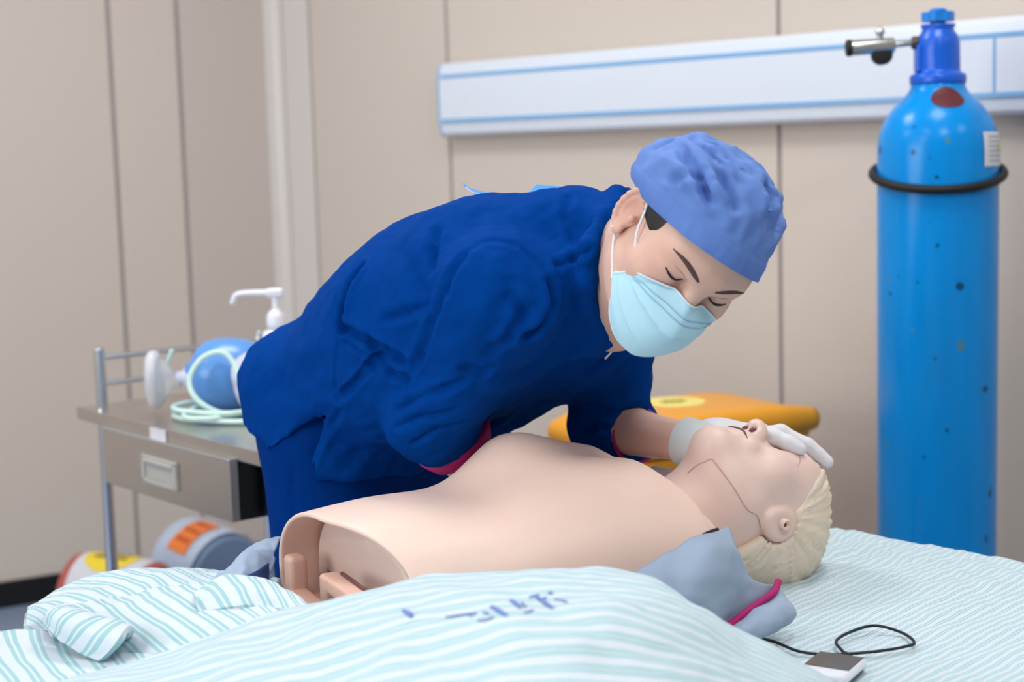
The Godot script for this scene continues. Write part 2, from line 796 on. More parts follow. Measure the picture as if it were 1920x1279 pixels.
	M.reservoir.backlight_enabled = true
	M.reservoir.backlight = Color(0.4, 0.4, 0.45)
	mat("hose_green", Color(0.82, 0.94, 0.91), 0.25)
	mat("case_white", Color(0.83, 0.83, 0.86), 0.5)
	mat("case_red", Color(0.70, 0.34, 0.29), 0.55)
	mat("case_blue", Color(0.42, 0.50, 0.62), 0.5)
	mat("case_pale", Color(0.72, 0.78, 0.87), 0.45)
	mat("label_orange", Color(0.93, 0.50, 0.20), 0.5)
	mat("label_orange_dark", Color(0.78, 0.34, 0.10), 0.5)
	mat("label_yellow", Color(0.93, 0.82, 0.20), 0.5)
	mat("label_ink", Color(0.45, 0.42, 0.25), 0.6)
	# bedding: white cotton with pairs of mint stripes
	for key in ["sheet", "quilt"]:
		var bands := [[0.20, 0.37], [0.50, 0.67]] if key == "sheet" else [[0.14, 0.33], [0.45, 0.64]]
		var sw := 256
		var si := Image.create(sw, 64, false, Image.FORMAT_RGB8)
		for x in sw:
			var u := float(x) / sw
			var a := 0.0
			for b in bands:
				a = maxf(a, 0.88 * smoothstep(b[0] - 0.012, b[0] + 0.012, u) * (1.0 - smoothstep(b[1] - 0.012, b[1] + 0.012, u)))
			for y in 64:
				var speck := 0.94 + 0.06 * float((x * 7 + y * 13) % 5) / 4.0
				si.set_pixel(x, y, Color(0.825, 0.865, 0.895).lerp(Color(0.585, 0.765, 0.785), a * speck))
		mat(key, Color.WHITE, 0.85)
		M[key].albedo_texture = ImageTexture.create_from_image(si)
	M.sheet.uv1_scale = Vector3(92.0, 8.0, 1.0)
	M.quilt.uv1_scale = Vector3(32.0, 8.0, 1.0)
	mat("mattress", Color(0.85, 0.88, 0.9), 0.8)
	mat("bed_frame", Color(0.86, 0.86, 0.85), 0.4)
	mat("print_blue", Color(0.42, 0.52, 0.78), 0.85)
	# manikin
	mat("manikin_skin", Color(0.935, 0.815, 0.755), 0.5)
	M.manikin_skin.subsurf_scatter_enabled = true
	M.manikin_skin.subsurf_scatter_strength = 0.12
	mat("manikin_face", Color(0.915, 0.80, 0.755), 0.46)
	M.manikin_face.subsurf_scatter_enabled = true
	M.manikin_face.subsurf_scatter_strength = 0.12
	mat("manikin_inner", Color(0.83, 0.62, 0.54), 0.55)
	mat("manikin_plate", Color(0.85, 0.755, 0.715), 0.5)
	mat("manikin_base", Color(0.86, 0.69, 0.62), 0.5)
	mat("manikin_hair", Color(0.915, 0.845, 0.76), 0.55)
	mat("seam", Color(0.79, 0.62, 0.57), 0.7)
	mat("hole_shade", Color(0.42, 0.24, 0.25), 0.7)  # dark colour standing in for shade inside holes and gaps
	# nurse
	mat("skin", Color(0.875, 0.715, 0.645), 0.5)
	M.skin.vertex_color_use_as_albedo = true
	M.skin.subsurf_scatter_enabled = true
	M.skin.subsurf_scatter_strength = 0.15
	mat("scrubs", Color(0.0, 0.235, 0.545), 0.8)
	M.scrubs.metallic_specular = 0.12
	relief(M.scrubs, weave, 9.0, 0.25)
	mat("scrubs_seam", Color(0.006, 0.16, 0.44), 0.8)
	mat("magenta", Color(0.70, 0.06, 0.42), 0.7)
	mat("cap_blue", Color(0.37, 0.51, 0.78), 0.8)
	relief(M.cap_blue, weave, 14.0, 0.3)
	mat("cap_band", Color(0.36, 0.50, 0.78), 0.8)
	mat("mask_blue", Color(0.72, 0.89, 0.955), 0.7)
	mat("mask_edge", Color(0.86, 0.93, 0.97), 0.7)
	mat("mask_stitch", Color(0.56, 0.76, 0.87), 0.7)
	mat("loop_white", Color(0.93, 0.94, 0.96), 0.6)
	mat("hair", Color(0.075, 0.06, 0.06), 0.5)
	mat("brow", Color(0.34, 0.25, 0.235), 0.9)
	mat("lash", Color(0.06, 0.045, 0.05), 0.6)
	mat("glove", Color(0.87, 0.87, 0.885), 0.55)
	M.glove.subsurf_scatter_enabled = true
	M.glove.subsurf_scatter_strength = 0.1
	mat("glove_cuff", Color(0.80, 0.83, 0.83), 0.6)
	mat("pearl", Color(0.95, 0.93, 0.92), 0.15)
	mat("shoe", Color(0.93, 0.93, 0.93), 0.5)
	mat("trousers", Color(0.0, 0.20, 0.49), 0.8)
	M.trousers.metallic_specular = 0.12
	relief(M.trousers, weave, 9.0, 0.25)
	mat("jacket", Color(0.63, 0.70, 0.79), 0.85)
	relief(M.jacket, weave, 12.0, 0.2)
	mat("jacket_lining", Color(0.10, 0.20, 0.42), 0.85)
	mat("sheet_blue", Color(0.22, 0.58, 0.92), 0.6)
	mat("screen", Color(0.30, 0.28, 0.27), 0.15)
	mat("cable", Color(0.06, 0.08, 0.11), 0.5)

# ---------------------------------------------------------------- the room
func room() -> void:
	var f := structure("floor")
	box("slab", Vector3(ROOM.x + 2.4, 0.2, ROOM.z + 0.4), Vector3(ROOM.x / 2 - 1.0, -0.1, ROOM.z / 2), M.floor, f, 0.001)
	var c := structure("ceiling")
	box("slab", Vector3(ROOM.x + 2.4, 0.2, ROOM.z + 0.4), Vector3(ROOM.x / 2 - 1.0, ROOM.y + 0.1, ROOM.z / 2), M.ceiling, c, 0.001)
	# walls: a grey backing that shows in the joints, and insulated panels in front of it; the corner is a little obtuse
	var wl := structure("wall_left")
	wl.position = Vector3(0.2532, 0.0, BACK_Z)
	wl.rotation.y = -0.2849
	box("backing", Vector3(0.2, ROOM.y, 6.2), Vector3(-0.106, ROOM.y / 2, 2.95), M.joint, wl, 0.001)
	var zs := [0.027, 0.298, 0.497, 1.64, 2.785, 3.93, 5.075, 5.9]
	for k in zs.size() - 1:
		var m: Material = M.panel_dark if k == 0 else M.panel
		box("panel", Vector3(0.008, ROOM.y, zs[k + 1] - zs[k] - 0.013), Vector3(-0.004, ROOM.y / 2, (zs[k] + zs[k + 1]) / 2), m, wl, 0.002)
	var wb := structure("wall_back")
	box("backing", Vector3(ROOM.x + 0.2, ROOM.y, 0.2), Vector3(ROOM.x / 2 + 0.1, ROOM.y / 2, BACK_Z - 0.106), M.joint, wb, 0.001)
	var xs := [0.285, 0.413, 0.990, 2.049, 3.11, 4.17, 5.23, 6.4]
	for k in xs.size() - 1:
		box("panel", Vector3(xs[k + 1] - xs[k] - 0.012, ROOM.y, 0.008), Vector3((xs[k] + xs[k + 1]) / 2, ROOM.y / 2, BACK_Z - 0.004), M.cove if k == 0 else M.panel, wb, 0.002)
	var wr := structure("wall_right")
	box("backing", Vector3(0.2, ROOM.y, ROOM.z + 0.4), Vector3(ROOM.x + 0.106, ROOM.y / 2, ROOM.z / 2), M.joint, wr, 0.001)
	for k in 5:
		box("panel", Vector3(0.008, ROOM.y, 1.106), Vector3(ROOM.x + 0.004, ROOM.y / 2, 0.56 + 1.12 * k), M.panel, wr, 0.002)
	var wf := structure("wall_front")
	box("backing", Vector3(ROOM.x + 2.4, ROOM.y, 0.2), Vector3(ROOM.x / 2 - 1.0, ROOM.y / 2, ROOM.z + 0.106), M.joint, wf, 0.001)
	for k in 8:
		box("panel", Vector3(1.05, ROOM.y, 0.008), Vector3(-1.6 + 1.067 * k, ROOM.y / 2, ROOM.z + 0.004), M.panel, wf, 0.002)
	# unseen frosted window in the front wall, placed to light the walls low down
	var wn := structure("unseen_window_1")
	for k in 4:
		box("frame", Vector3(0.05, 1.5, 0.06), Vector3(0.35 + 0.8 * k, 1.55, ROOM.z - 0.02), M.white_paint, wn, 0.004)
	for y in [0.825, 2.275]:
		box("frame", Vector3(2.45, 0.05, 0.06), Vector3(1.55, y, ROOM.z - 0.02), M.white_paint, wn, 0.004)
	for k in 3:
		box("unseen_window_pane", Vector3(0.75, 1.40, 0.006), Vector3(0.75 + 0.8 * k, 1.55, ROOM.z - 0.012), M.unseen_window_glow, wn, 0.001)
		var l := AreaLight3D.new()
		l.name = "unseen_window_light"
		l.area_size = Vector2(0.74, 1.38)
		l.light_color = Color(0.98, 0.99, 1.0)
		l.light_energy = UNSEEN_WINDOW_ENERGY / 3.0
		l.area_range = 14.0
		l.area_attenuation = 2.0
		l.shadow_enabled = true
		l.position = Vector3(0.75 + 0.8 * k, 1.55, ROOM.z - 0.02)
		wn.add_child(l, true)
	# rounded cove where the two walls meet
	var t := structure("trim_1")
	var P := PackedVector2Array([Vector2(0.288, BACK_Z - 0.02), Vector2(0.288, BACK_Z + 0.001)])
	for k in 9:
		var w := k / 8.0
		P.append(Vector2(0.288, BACK_Z + 0.001).lerp(Vector2(0.2525, BACK_Z + 0.005), w).lerp(Vector2(0.2525, BACK_Z + 0.005).lerp(Vector2(0.2435, BACK_Z + 0.034), w), w))
	P.append(Vector2(0.222, BACK_Z + 0.028))
	P.append(Vector2(0.222, BACK_Z - 0.02))
	var e := extrude(P, 0.0, ROOM.y, 0.0005)
	for k in e[0].size():
		var p: Vector3 = e[0][k]
		e[0][k] = Vector3(p.x, p.z, p.y)
	part("cove", build(e[0], e[1]), M.cove, t)
	var b1 := structure("baseboard_left")
	b1.position = Vector3(0.2532, 0.0, BACK_Z)
	b1.rotation.y = -0.2849
	box("board", Vector3(0.012, 0.075, 5.8), Vector3(0.006, 0.0375, 2.94), M.baseboard, b1, 0.003)
	var b2 := structure("baseboard_back")
	box("board", Vector3(ROOM.x - 0.3, 0.075, 0.012), Vector3(ROOM.x / 2 + 0.15, 0.0375, BACK_Z + 0.006), M.baseboard, b2, 0.003)

# ---------------------------------------------------------------- bed-head service rail on the back wall
func head_rail() -> void:
	var o := thing("wall_rail", "long pale horizontal service rail with two thin blue stripes on the back wall", "wall rail", Vector3(1.014, 1.280, BACK_Z))
	var P := PackedVector2Array()
	P.append(Vector2(0.0, 0.0))
	P.append_array(arc(Vector2(0.03, 0.022), 0.022, 270, 330, 6))
	P.append_array(PackedVector2Array([Vector2(0.052, 0.034), Vector2(0.055, 0.042), Vector2(0.055, 0.152), Vector2(0.052, 0.160)]))
	P.append_array(arc(Vector2(0.03, 0.170), 0.022, 30, 90, 6))
	P.append(Vector2(0.0, 0.192))
	var e := extrude(P, 0.0, 5.2, 0.001)
	for k in e[0].size():
		var p: Vector3 = e[0][k]
		e[0][k] = Vector3(p.z, p.y, p.x)
	part("channel", build(e[0], e[1]), M.rail, o)
	for y in [0.0405, 0.1555]:
		box("stripe", Vector3(5.19, 0.0105, 0.003), Vector3(2.6, y, 0.0545), M.rail_stripe, o, 0.001)
	var q := extrude(P, 0.0, 0.006, 0.001)
	for k in q[0].size():
		var p: Vector3 = q[0][k]
		q[0][k] = Vector3(p.z - 0.0062, 0.096 + (p.y - 0.096) * 1.005, p.x * 1.02)
	part("end_cap", build(q[0], q[1]), M.rail_stripe, o, Vector3.ZERO, Vector3.ZERO, "thin blue edge at the rail's left end")
	for x in [1.578, 2.15, 2.9]:
		box("divider", Vector3(0.006, 0.106, 0.002), Vector3(x, 0.098, 0.0555), M.rail_stripe, o, 0.0008)
	var ring := lathe_mesh([Vector2(0.0, 0.0), Vector2(0.036, 0.0), Vector2(0.036, 0.008), Vector2(0.033, 0.011), Vector2(0.022, 0.011), Vector2(0.02, 0.009), Vector2(0.0, 0.009)])
	part("gas_outlet", ring, M.red_plastic, o, Vector3(1.692, 0.103, 0.055), Vector3(PI / 2, 0, 0), "round red gas outlet")

# ---------------------------------------------------------------- blue gas cylinder
func gas_cylinder() -> void:
	var o := thing("gas_cylinder", "tall blue gas cylinder with a black rubber ring standing behind the bed", "gas cylinder", Vector3(2.6085, 0.0, 0.5363), deg_to_rad(44.4))
	var P := PackedVector2Array([Vector2(0.001, 0.012), Vector2(0.08, 0.008), Vector2(0.095, 0.0), Vector2(0.104, 0.008), Vector2(0.1085, 0.022), Vector2(0.1095, 0.04)])
	for k in 12:
		P.append(Vector2(0.1095, 0.1 + k * 0.098))
	for q in [[0.1092, 1.215], [0.1078, 1.234], [0.1045, 1.251], [0.0985, 1.268], [0.0905, 1.283], [0.081, 1.296], [0.0705, 1.307], [0.061, 1.316], [0.054, 1.324], [0.0495, 1.332], [0.048, 1.342], [0.048, 1.352], [0.001, 1.352]]:
		P.append(Vector2(q[0], q[1]))
	var segs := 64
	var e := lathe(P, segs)
	# texture coordinates: a seam column is added so that the paint wraps once
	var V := PackedVector3Array()
	var UV := PackedVector2Array()
	for j in P.size():
		for i in segs + 1:
			V.append(e[0][j * segs + i % segs])
			UV.append(Vector2(float(i) / segs, P[j].y / 1.36))
	var N := normals(e[0], e[1])
	var I := grid_index(segs + 1, P.size(), false, false)
	var a := []
	a.resize(Mesh.ARRAY_MAX)
	var NN := PackedVector3Array()
	for j in P.size():
		for i in segs + 1:
			NN.append(N[j * segs + i % segs])
	a[Mesh.ARRAY_VERTEX] = V
	a[Mesh.ARRAY_NORMAL] = NN
	a[Mesh.ARRAY_TEX_UV] = UV
	a[Mesh.ARRAY_INDEX] = I
	var bm := ArrayMesh.new()
	bm.add_surface_from_arrays(Mesh.PRIMITIVE_TRIANGLES, a)
	part("body", bm, M.cylinder_paint, o)
	# protective valve cap with a flange and a side opening
	var cp := lathe_mesh([Vector2(0.0, 1.338), Vector2(0.049, 1.338), Vector2(0.051, 1.341), Vector2(0.051, 1.352), Vector2(0.048, 1.356), Vector2(0.0415, 1.359), Vector2(0.040, 1.364), Vector2(0.0395, 1.40), Vector2(0.039, 1.415), Vector2(0.036, 1.425), Vector2(0.030, 1.433), Vector2(0.0285, 1.438), Vector2(0.031, 1.442), Vector2(0.031, 1.446), Vector2(0.0, 1.446)], 40)
	part("valve_cap", cp, M.valve_blue, o)
	box("side_slot", Vector3(0.012, 0.05, 0.03), Vector3(-0.037, 1.385, 0.006), M.valve_blue, o, 0.004)
	part("spindle", lathe_mesh([Vector2(0.0, 1.44), Vector2(0.014, 1.44), Vector2(0.014, 1.456), Vector2(0.0, 1.456)], 20), M.brass, o)
	var kn := PackedVector2Array()
	for k in 48:
		var t := TAU * k / 48
		var r := 0.0275 + 0.003 * cos(t * 6.0)
		kn.append(Vector2(cos(t), sin(t)) * r)
	var ke := extrude(kn, 0.0, 0.017, 0.003)
	part("hand_wheel", build(ke[0], ke[1]), M.knob_blue, o, Vector3(0, 1.468, 0), Vector3(PI / 2, 0, 0))
	var hub := lathe_mesh([Vector2(0.0, 1.467), Vector2(0.016, 1.467), Vector2(0.015, 1.473), Vector2(0.010, 1.475), Vector2(0.0, 1.475)], 24)
	part("wheel_hub", hub, M.knob_blue, o)
	# rubber ring, hanging a little lower in front
	var ring := []
	for k in 28:
		var t := TAU * k / 28
		ring.append(Vector3(0.1175 * cos(t), -0.027 * sin(t) + 0.005 * cos(t), 0.1175 * sin(t)))
	part("rubber_ring", tube_mesh(ring, 0.0082, 14, 3, true), M.rubber, o, Vector3(0, 1.176, 0))
	# stickers that follow the shoulder
	part("oval_sticker", build_on_lathe(P, 0.0, 1.312, 0.45, 0.019, true, 0.0012), M.maroon, o, Vector3.ZERO, Vector3.ZERO, "dark red oval sticker on the shoulder")
	part("paper_label", build_on_lathe(P, 1.06, 1.217, 0.50, 0.031, false, 0.0016), M.paper, o, Vector3.ZERO, Vector3.ZERO, "white paper label stuck on the shoulder")
	for k in 6:
		part("label_text", build_on_lathe(P, 1.0, 1.196 + k * 0.0085, 0.32, 0.0009, false, 0.0022), M.ink, o)
	part("label_mark", build_on_lathe(P, 1.04, 1.219, 0.06, 0.006, true, 0.0026), M.ink_yellow, o)
	# pressure regulator pointing left
	var reg := PackedVector3Array([Vector3(-0.035, 1.413, 0.0), Vector3(-0.05, 1.413, 0.0)])
	var t1 := rod(Vector3(-0.030, 1.414, 0.0), Vector3(-0.048, 1.414, 0.0), 0.012)
	part("union_nut", build(t1[0], t1[1]), M.brass, o)
	var t2 := rod(Vector3(-0.046, 1.414, 0.0), Vector3(-0.082, 1.411, 0.0), 0.0055)
	part("stem", build(t2[0], t2[1]), M.chrome, o)
	var t3 := rod(Vector3(-0.080, 1.411, 0.0), Vector3(-0.160, 1.408, 0.0), 0.0145, 24)
	part("regulator_body", build(t3[0], t3[1]), M.chrome, o)
	var t4 := rod(Vector3(-0.158, 1.408, 0.0), Vector3(-0.168, 1.4077, 0.0), 0.0155, 24)
	part("regulator_end", build(t4[0], t4[1]), M.rubber, o)
	var t5 := rod(Vector3(-0.103, 1.394, -0.012), Vector3(-0.103, 1.394, 0.012), 0.0185, 28)
	part("gauge", build(t5[0], t5[1]), M.rubber, o)
	part("relief_valve", lathe_mesh([Vector2(0.0, 0.0), Vector2(0.006, 0.0), Vector2(0.006, 0.008), Vector2(0.0085, 0.011), Vector2(0.0085, 0.016), Vector2(0.005, 0.021), Vector2(0.0, 0.022)], 18), M.chrome, o, Vector3(-0.106, 1.422, 0.0))

# a thin patch that follows a lathed body; angle 0 is the front (+z)
func build_on_lathe(P: PackedVector2Array, ang: float, y: float, half_ang: float, half_h: float, oval: bool, lift: float) -> ArrayMesh:
	var V := PackedVector3Array()
	var nu := 25
	var nv := 13
	for j in nv:
		for i in nu:
			var u := float(i) / (nu - 1) * 2.0 - 1.0
			var v := float(j) / (nv - 1) * 2.0 - 1.0
			if oval:
				var m := maxf(absf(u), absf(v))
				var l := Vector2(u, v).length()
				if l > 0.0:
					u *= m / l
					v *= m / l
			var yy := y + v * half_h
			var r := 0.1
			for k in P.size() - 1:
				if P[k].y <= yy and yy <= P[k + 1].y and P[k + 1].y > P[k].y and k > 4:
					r = lerpf(P[k].x, P[k + 1].x, (yy - P[k].y) / (P[k + 1].y - P[k].y))
			var t := ang + u * half_ang
			V.append(Vector3(sin(t) * (r + lift), yy + lift * 0.5, cos(t) * (r + lift)))
	return build(V, grid_index(nu, nv, false, false, true))

# ---------------------------------------------------------------- yellow bin between bed and wall
func rounded(hx: float, hy: float, r: float, n := 6) -> PackedVector2Array:
	var P := PackedVector2Array()
	P.append_array(arc(Vector2(hx - r, hy - r), r, 0, 90, n))
	P.append_array(arc(Vector2(-hx + r, hy - r), r, 90, 180, n))
	P.append_array(arc(Vector2(-hx + r, -hy + r), r, 180, 270, n))
	P.append_array(arc(Vector2(hx - r, -hy + r), r, 270, 360, n))
	return P

# stack of rounded rectangles [half x, half z, corner radius, y]
func rounded_stack(list: Array) -> ArrayMesh:
	var V := PackedVector3Array()
	var n := 0
	for q in list:
		var P := rounded(q[0], q[1], q[2], 7)
		n = P.size()
		for p in P:
			V.append(Vector3(p.x, q[3], p.y))
	var I := grid_index(n, list.size(), true, false)
	for e in 2:
		var c := V.size()
		var o := 0 if e == 0 else (list.size() - 1) * n
		var y: float = list[0][3] if e == 0 else list[list.size() - 1][3]
		V.append(Vector3(0, y, 0))
		for i in n:
			var i2 := (i + 1) % n
			I.append_array(PackedInt32Array([c, o + i2, o + i] if e == 0 else [c, o + i, o + i2]))
	return build(V, I)

func waste_bin() -> void:
	var o := thing("waste_bin", "yellow plastic bin with a closed lid and a round label standing by the back wall", "bin", Vector3(2.12, 0.0, 0.70), deg_to_rad(-16.0))
	part("tub", rounded_stack([[0.1170, 0.1700, 0.0500, 0.0000], [0.1215, 0.1750, 0.0500, 0.0102], [0.1422, 0.2050, 0.0500, 0.5723], [0.1431, 0.2060, 0.0500, 0.6132], [0.1548, 0.2200, 0.0550, 0.6183], [0.1566, 0.2220, 0.0550, 0.6439], [0.1458, 0.2100, 0.0500, 0.6490]]), M.yellow_plastic, o)
	part("lid", rounded_stack([[0.1584, 0.2260, 0.0600, 0.6510], [0.1656, 0.2340, 0.0600, 0.6541], [0.1674, 0.2360, 0.0600, 0.6745], [0.1620, 0.2300, 0.0600, 0.6888], [0.1530, 0.2200, 0.0550, 0.6950], [0.1350, 0.2000, 0.0500, 0.7093], [0.1125, 0.1750, 0.0500, 0.7174], [0.0630, 0.1100, 0.0500, 0.7210]]), M.yellow_plastic, o)
	# raised hinge roll along the right-hand edge of the lid
	part("hinge_roll", tube_mesh([Vector3(0.151, 0.688, -0.22), Vector3(0.157, 0.694, -0.13), Vector3(0.157, 0.696, 0.0), Vector3(0.157, 0.694, 0.13), Vector3(0.150, 0.688, 0.215)], [0.024, 0.032, 0.033, 0.036, 0.028], 16, 6), M.yellow_plastic, o)
	part("round_label", lathe_mesh([Vector2(0.001, 0.0), Vector2(0.066, 0.0), Vector2(0.066, 0.0012), Vector2(0.001, 0.0015)], 40), M.yellow_sticker, o, Vector3(-0.03, 0.7200, -0.01), Vector3.ZERO, "pale yellow round label on the lid")
	for k in 5:
		box("label_text", Vector3(0.05 - absf(k - 2) * 0.012, 0.001, 0.006), Vector3(-0.03, 0.7219, -0.034 + k * 0.012), M.sticker_ink, o, 0.0004)

# ---------------------------------------------------------------- stainless trolley
func trolley() -> void:
	var turn := -0.1122
	var at := Vector3(1.351, 0.0, 1.605)
	var o := thing("trolley", "stainless steel instrument trolley with guard rail and one drawer standing left of the nurse", "trolley", at, turn)
	var W := 0.76
	var D := 0.40
	for x in [0.062, W - 0.03]:
		for z in [-0.024, -D + 0.02]:
			var t := rod(Vector3(x, 0.08, z), Vector3(x, 0.885, z), 0.0115, 20)
			part("post", build(t[0], t[1]), M.steel_edge, o)
			var w := rod(Vector3(x - 0.012, 0.035, z), Vector3(x + 0.012, 0.035, z), 0.035, 24)
			part("castor", build(w[0], w[1]), M.rubber, o)
	for y in [0.815, 0.8655]:
		for s in [[Vector3(0.062, y, -0.03), Vector3(0.062, y, -D + 0.02)], [Vector3(0.062, y, -D + 0.02), Vector3(W - 0.03, y, -D + 0.02)], [Vector3(W - 0.03, y, -0.03), Vector3(W - 0.03, y, -D + 0.02)]]:
			var t := rod(s[0], s[1], 0.0055, 14)
			part("guard_rail", build(t[0], t[1]), M.steel_edge, o)
	box("tray", Vector3(W, 0.003, D), Vector3(W / 2, 0.7645, -D / 2), M.steel, o, 0.001)
	for s in [[Vector3(W, 0.024, 0.004), Vector3(W / 2, 0.755, 0.0)], [Vector3(W, 0.024, 0.004), Vector3(W / 2, 0.755, -D)], [Vector3(0.004, 0.024, D), Vector3(0.0, 0.755, -D / 2)], [Vector3(0.004, 0.024, D), Vector3(W, 0.755, -D / 2)]]:
		box("lip", s[0], s[1], M.steel, o, 0.0015)
	box("clip_label", Vector3(0.06, 0.02, 0.002), Vector3(0.345, 0.754, 0.004), M.paper, o, 0.0006, Vector3.ZERO, "small pale label on the tray lip")
	box("drawer_housing", Vector3(0.47, 0.10, 0.30), Vector3(0.40, 0.69, -0.20), M.dark_plastic, o, 0.003)
	var dr := part("drawer", box_mesh(Vector3(0.482, 0.104, 0.016), 0.002), M.steel, o, Vector3(0.372, 0.690, 0.004))
	box("drawer_edge", Vector3(0.482, 0.005, 0.02), Vector3(0, 0.0535, 0.0), M.steel_edge, dr, 0.0015)
	box("drawer_side", Vector3(0.012, 0.10, 0.19), Vector3(0.233, -0.002, -0.10), M.dark_plastic, dr, 0.002)
	# recessed cup handle
	box("handle_frame", Vector3(0.13, 0.009, 0.008), Vector3(-0.008, 0.021, 0.010), M.grey_plastic, dr, 0.002)
	box("handle_frame", Vector3(0.13, 0.009, 0.008), Vector3(-0.008, -0.021, 0.010), M.grey_plastic, dr, 0.002)
	for x in [-0.068, 0.052]:
		box("handle_frame", Vector3(0.011, 0.05, 0.008), Vector3(x, 0.0, 0.010), M.grey_plastic, dr, 0.002)
	box("handle_cup", Vector3(0.11, 0.034, 0.003), Vector3(-0.008, 0.0, 0.0085), M.grey_plastic, dr, 0.001)
	box("handle_grip", Vector3(0.11, 0.016, 0.005), Vector3(-0.008, 0.011, 0.0115), M.grey_plastic, dr, 0.002, Vector3(0.5, 0, 0))
	box("shelf", Vector3(W - 0.06, 0.004, D - 0.04), Vector3(W / 2, 0.16, -D / 2), M.steel, o, 0.001)

	# ---- on the tray: bag-valve-mask resuscitator
	var face_left := turn + 0.30
	var r := thing("resuscitator", "blue resuscitator bag with a clear face mask lying on the steel trolley", "resuscitator", Vector3(1.66, 0.766, 1.46), 0.7743)
	# local axes: x to the right of the photo, z towards the viewer
	var bag := PackedVector2Array()
	for q in [[0.001, -0.085], [0.016, -0.084], [0.02, -0.078], [0.026, -0.074], [0.046, -0.066], [0.060, -0.05], [0.067, -0.03], [0.0695, -0.01], [0.0695, 0.012], [0.067, 0.03], [0.060, 0.05], [0.048, 0.066], [0.03, 0.076], [0.02, 0.08], [0.001, 0.082]]:
		bag.append(Vector2(q[0], q[1]))
	var be := lathe(bag, 40)
	part("bag", build(be[0], be[1]), M.bag_blue, r, Vector3(0.0, 0.0705, 0.0), Vector3(0.25, 0.0, -PI / 2 - 0.1))
	for x in [-0.034, 0.034]:
		var ringp := []
		for k in 16:
			var t := TAU * k / 16
			ringp.append(Vector3(x, 0.0705 + 0.0655 * cos(t), 0.0655 * sin(t)))
	var nk := lathe_mesh([Vector2(0.0, 0.0), Vector2(0.017, 0.0), Vector2(0.017, 0.006), Vector2(0.020, 0.008), Vector2(0.020, 0.018), Vector2(0.014, 0.02), Vector2(0.0135, 0.034), Vector2(0.0, 0.034)], 24)
	part("valve", nk, M.reservoir, r, Vector3(-0.067, 0.068, 0.004), Vector3(0, 0, PI / 2 + 0.05))
	var mk := PackedVector2Array([Vector2(0.011, 0.0), Vector2(0.012, 0.014), Vector2(0.022, 0.020), Vector2(0.029, 0.032), Vector2(0.032, 0.048)])
	var me := lathe(mk, 32)
	for k in me[0].size():
		var p: Vector3 = me[0][k]
		var stretch := 1.12 + 0.22 * clampf(p.y / 0.05, 0.0, 1.0)
		me[0][k] = Vector3(p.x * stretch, p.y, p.z * 0.9)
	part("mask_dome", build(me[0], me[1]), M.mask_clear, r, Vector3(-0.092, 0.060, 0.008), Vector3(0, 0, PI / 2 - 0.12))
	var cush := []
	for k in 20:
		var t := TAU * k / 20
		cush.append(Vector3(0.033 * cos(t) * 1.30, 0.050 + 0.006 * cos(t), 0.033 * sin(t) * 0.9))
	part("mask_cushion", tube_mesh(cush, 0.0125, 12, 3, true), M.mask_cushion, r, Vector3(-0.092, 0.060, 0.008), Vector3(0, 0, PI / 2 - 0.12))
	part("mask_hook", tube_mesh([Vector3(-0.118, 0.096, 0.006), Vector3(-0.110, 0.112, 0.008), Vector3(-0.106, 0.122, 0.01)], 0.004, 8, 5), M.hose_green, r)
	var rv := patch([[Vector3(0.03, 0.115, 0.045), Vector3(0.07, 0.125, 0.05), Vector3(0.12, 0.12, 0.04)], [Vector3(0.015, 0.095, 0.075), Vector3(0.07, 0.11, 0.09), Vector3(0.13, 0.09, 0.08)], [Vector3(0.02, 0.05, 0.085), Vector3(0.07, 0.055, 0.10), Vector3(0.13, 0.045, 0.09)], [Vector3(0.035, 0.008, 0.07), Vector3(0.08, 0.005, 0.085), Vector3(0.13, 0.004, 0.075)]], 20, 20, 0.002, 0.004, 30.0, 3)
	part("reservoir_bag", patch_mesh(rv), M.reservoir, r, Vector3.ZERO, Vector3.ZERO, "milky white reservoir bag behind the blue bag")

	# ---- oxygen tubing
	var h := thing("oxygen_tubing", "pale green oxygen tubing coiled on the trolley in front of the blue bag", "tubing", Vector3(1.70, 0.766, 1.52), 0.7743)
	var loops := []
	var rng := RandomNumberGenerator.new()
	rng.seed = 3
	for k in 34:
		var t := TAU * k / 12.0
		var rr := 0.088 + 0.012 * sin(k * 1.3) - 0.0006 * k
		loops.append(Vector3(0.005 + rr * cos(t) + 0.012 * sin(k * 0.4), 0.006 + 0.0006 * k, rr * sin(t) * 1.05 + 0.005 * cos(k * 0.7)))
	part("coil", tube_mesh(loops, 0.0045, 10, 5), M.hose_green, h)
	part("loop", tube_mesh([Vector3(0.055, 0.012, 0.02), Vector3(0.01, 0.018, 0.045), Vector3(-0.03, 0.045, 0.05), Vector3(-0.042, 0.08, 0.04), Vector3(-0.02, 0.115, 0.03), Vector3(0.015, 0.125, 0.025), Vector3(0.04, 0.10, 0.03), Vector3(0.055, 0.05, 0.05), Vector3(0.085, 0.012, 0.07)], 0.0052, 10, 8), M.hose_green, h)

	# ---- pump bottle
	var p := thing("pump_bottle", "white hand sanitiser bottle with a long pump spout standing behind the blue bag", "bottle", Vector3(1.635, 0.766, 1.33), 0.7743)
	var bot := lathe_mesh([Vector2(0.001, 0.0), Vector2(0.026, 0.0), Vector2(0.0285, 0.003), Vector2(0.029, 0.02), Vector2(0.029, 0.125), Vector2(0.028, 0.134), Vector2(0.024, 0.139), Vector2(0.016, 0.142), Vector2(0.016, 0.148), Vector2(0.001, 0.148)], 36)
	part("bottle", bot, M.white_plastic, p)
